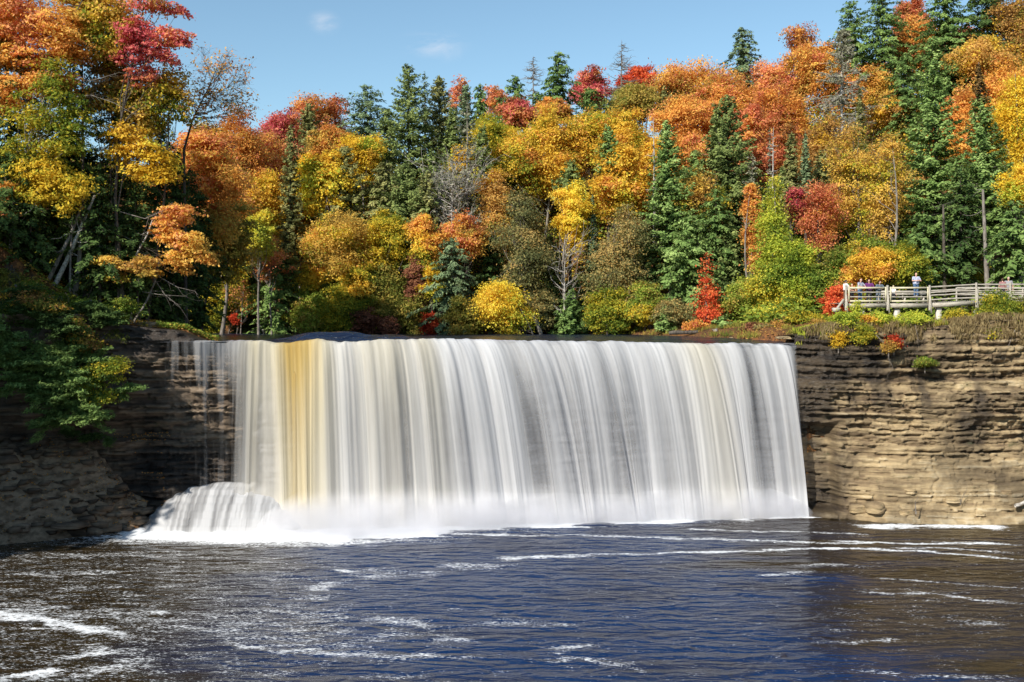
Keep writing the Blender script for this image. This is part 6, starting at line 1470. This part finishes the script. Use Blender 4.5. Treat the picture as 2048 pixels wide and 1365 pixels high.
# faint wisps of cloud high over the ridge
tc = N(nt, 'ShaderNodeTexCoord'); mp = N(nt, 'ShaderNodeMapping'); mp.inputs['Scale'].default_value = (9, 9, 26); nt.links.new(tc.outputs['Generated'], mp.inputs[0])
no = N(nt, 'ShaderNodeTexNoise', Scale=2.2, Detail=6, Roughness=.62, Distortion=.5); nt.links.new(mp.outputs[0], no.inputs['Vector'])
rn = ramp(nt, [(.46, (0, 0, 0)), (.72, (1, 1, 1))], no.outputs['Fac'])
def wisp(px, py, r, zs):
    d = Vector(PX(px, py, 1.0)-np.array([0, 0, ZC])).normalized()
    s = N(nt, 'ShaderNodeVectorMath', operation='SUBTRACT'); s.inputs[1].default_value = d; nt.links.new(tc.outputs['Generated'], s.inputs[0])
    m_ = N(nt, 'ShaderNodeVectorMath', operation='MULTIPLY'); m_.inputs[1].default_value = (1, 1, zs); nt.links.new(s.outputs[0], m_.inputs[0])
    l = N(nt, 'ShaderNodeVectorMath', operation='LENGTH'); nt.links.new(m_.outputs[0], l.inputs[0])
    q = N(nt, 'ShaderNodeMapRange', interpolation_type='SMOOTHSTEP'); q.inputs[1].default_value = r; q.inputs[2].default_value = 0.0; nt.links.new(l.outputs['Value'], q.inputs[0]); return q.outputs[0]
a = N(nt, 'ShaderNodeMath', operation='ADD', use_clamp=True); nt.links.new(wisp(868, 92, .042, 2.2), a.inputs[0]); nt.links.new(wisp(648, 46, .020, 1.4), a.inputs[1])
f = N(nt, 'ShaderNodeMath', operation='MULTIPLY'); nt.links.new(a.outputs[0], f.inputs[0]); nt.links.new(rn.outputs[0], f.inputs[1])
f2 = N(nt, 'ShaderNodeMath', operation='MULTIPLY'); nt.links.new(f.outputs[0], f2.inputs[0]); f2.inputs[1].default_value = .42
mx = N(nt, 'ShaderNodeMixRGB'); mx.inputs[2].default_value = (5.2, 5.4, 5.9, 1)
nt.links.new(f2.outputs[0], mx.inputs[0]); tn = N(nt, 'ShaderNodeMixRGB', blend_type='MULTIPLY'); tn.inputs[0].default_value = 1; tn.inputs[2].default_value = (.93, 1.04, .98, 1); nt.links.new(sky.outputs[0], tn.inputs[1]); nt.links.new(tn.outputs[0], mx.inputs[1]); nt.links.new(mx.outputs[0], bg.inputs[0])
bg.inputs[1].default_value = 0.108; nt.links.new(bg.outputs[0], out.inputs[0])
L = bpy.data.lights.new('sun', 'SUN'); L.energy = 4.4; L.angle = math.radians(.53); L.color = (1.0, .94, .84)
lo = bpy.data.objects.new('sun', L); COL.objects.link(lo); lo.rotation_euler = SUN.to_track_quat('Z', 'Y').to_euler(); lo.location = (-60, -40, 70)
cam = bpy.data.cameras.new('camera'); cam.sensor_width = 36; cam.sensor_fit = 'HORIZONTAL'; cam.lens = 36*F/2048; cam.shift_y = -(682.5-HY)/2048
cam.clip_start = .5; cam.clip_end = 2000
co = bpy.data.objects.new('camera', cam); COL.objects.link(co); co.location = (0, 0, ZC); co.rotation_euler = (math.radians(90), 0, 0); sc.camera = co
sc.view_settings.view_transform = 'Standard'; sc.view_settings.look = 'None'; sc.view_settings.gamma = 1; sc.view_settings.exposure = 0.60; sc.view_settings.use_curve_mapping = False
sc.cycles.use_denoising = True
sc.cycles.max_bounces = 6; sc.cycles.diffuse_bounces = 4; sc.cycles.glossy_bounces = 3; sc.cycles.transmission_bounces = 4; sc.cycles.transparent_max_bounces = 10
sc.cycles.volume_bounces = 3
sc.cycles.volume_step_rate = 2.0
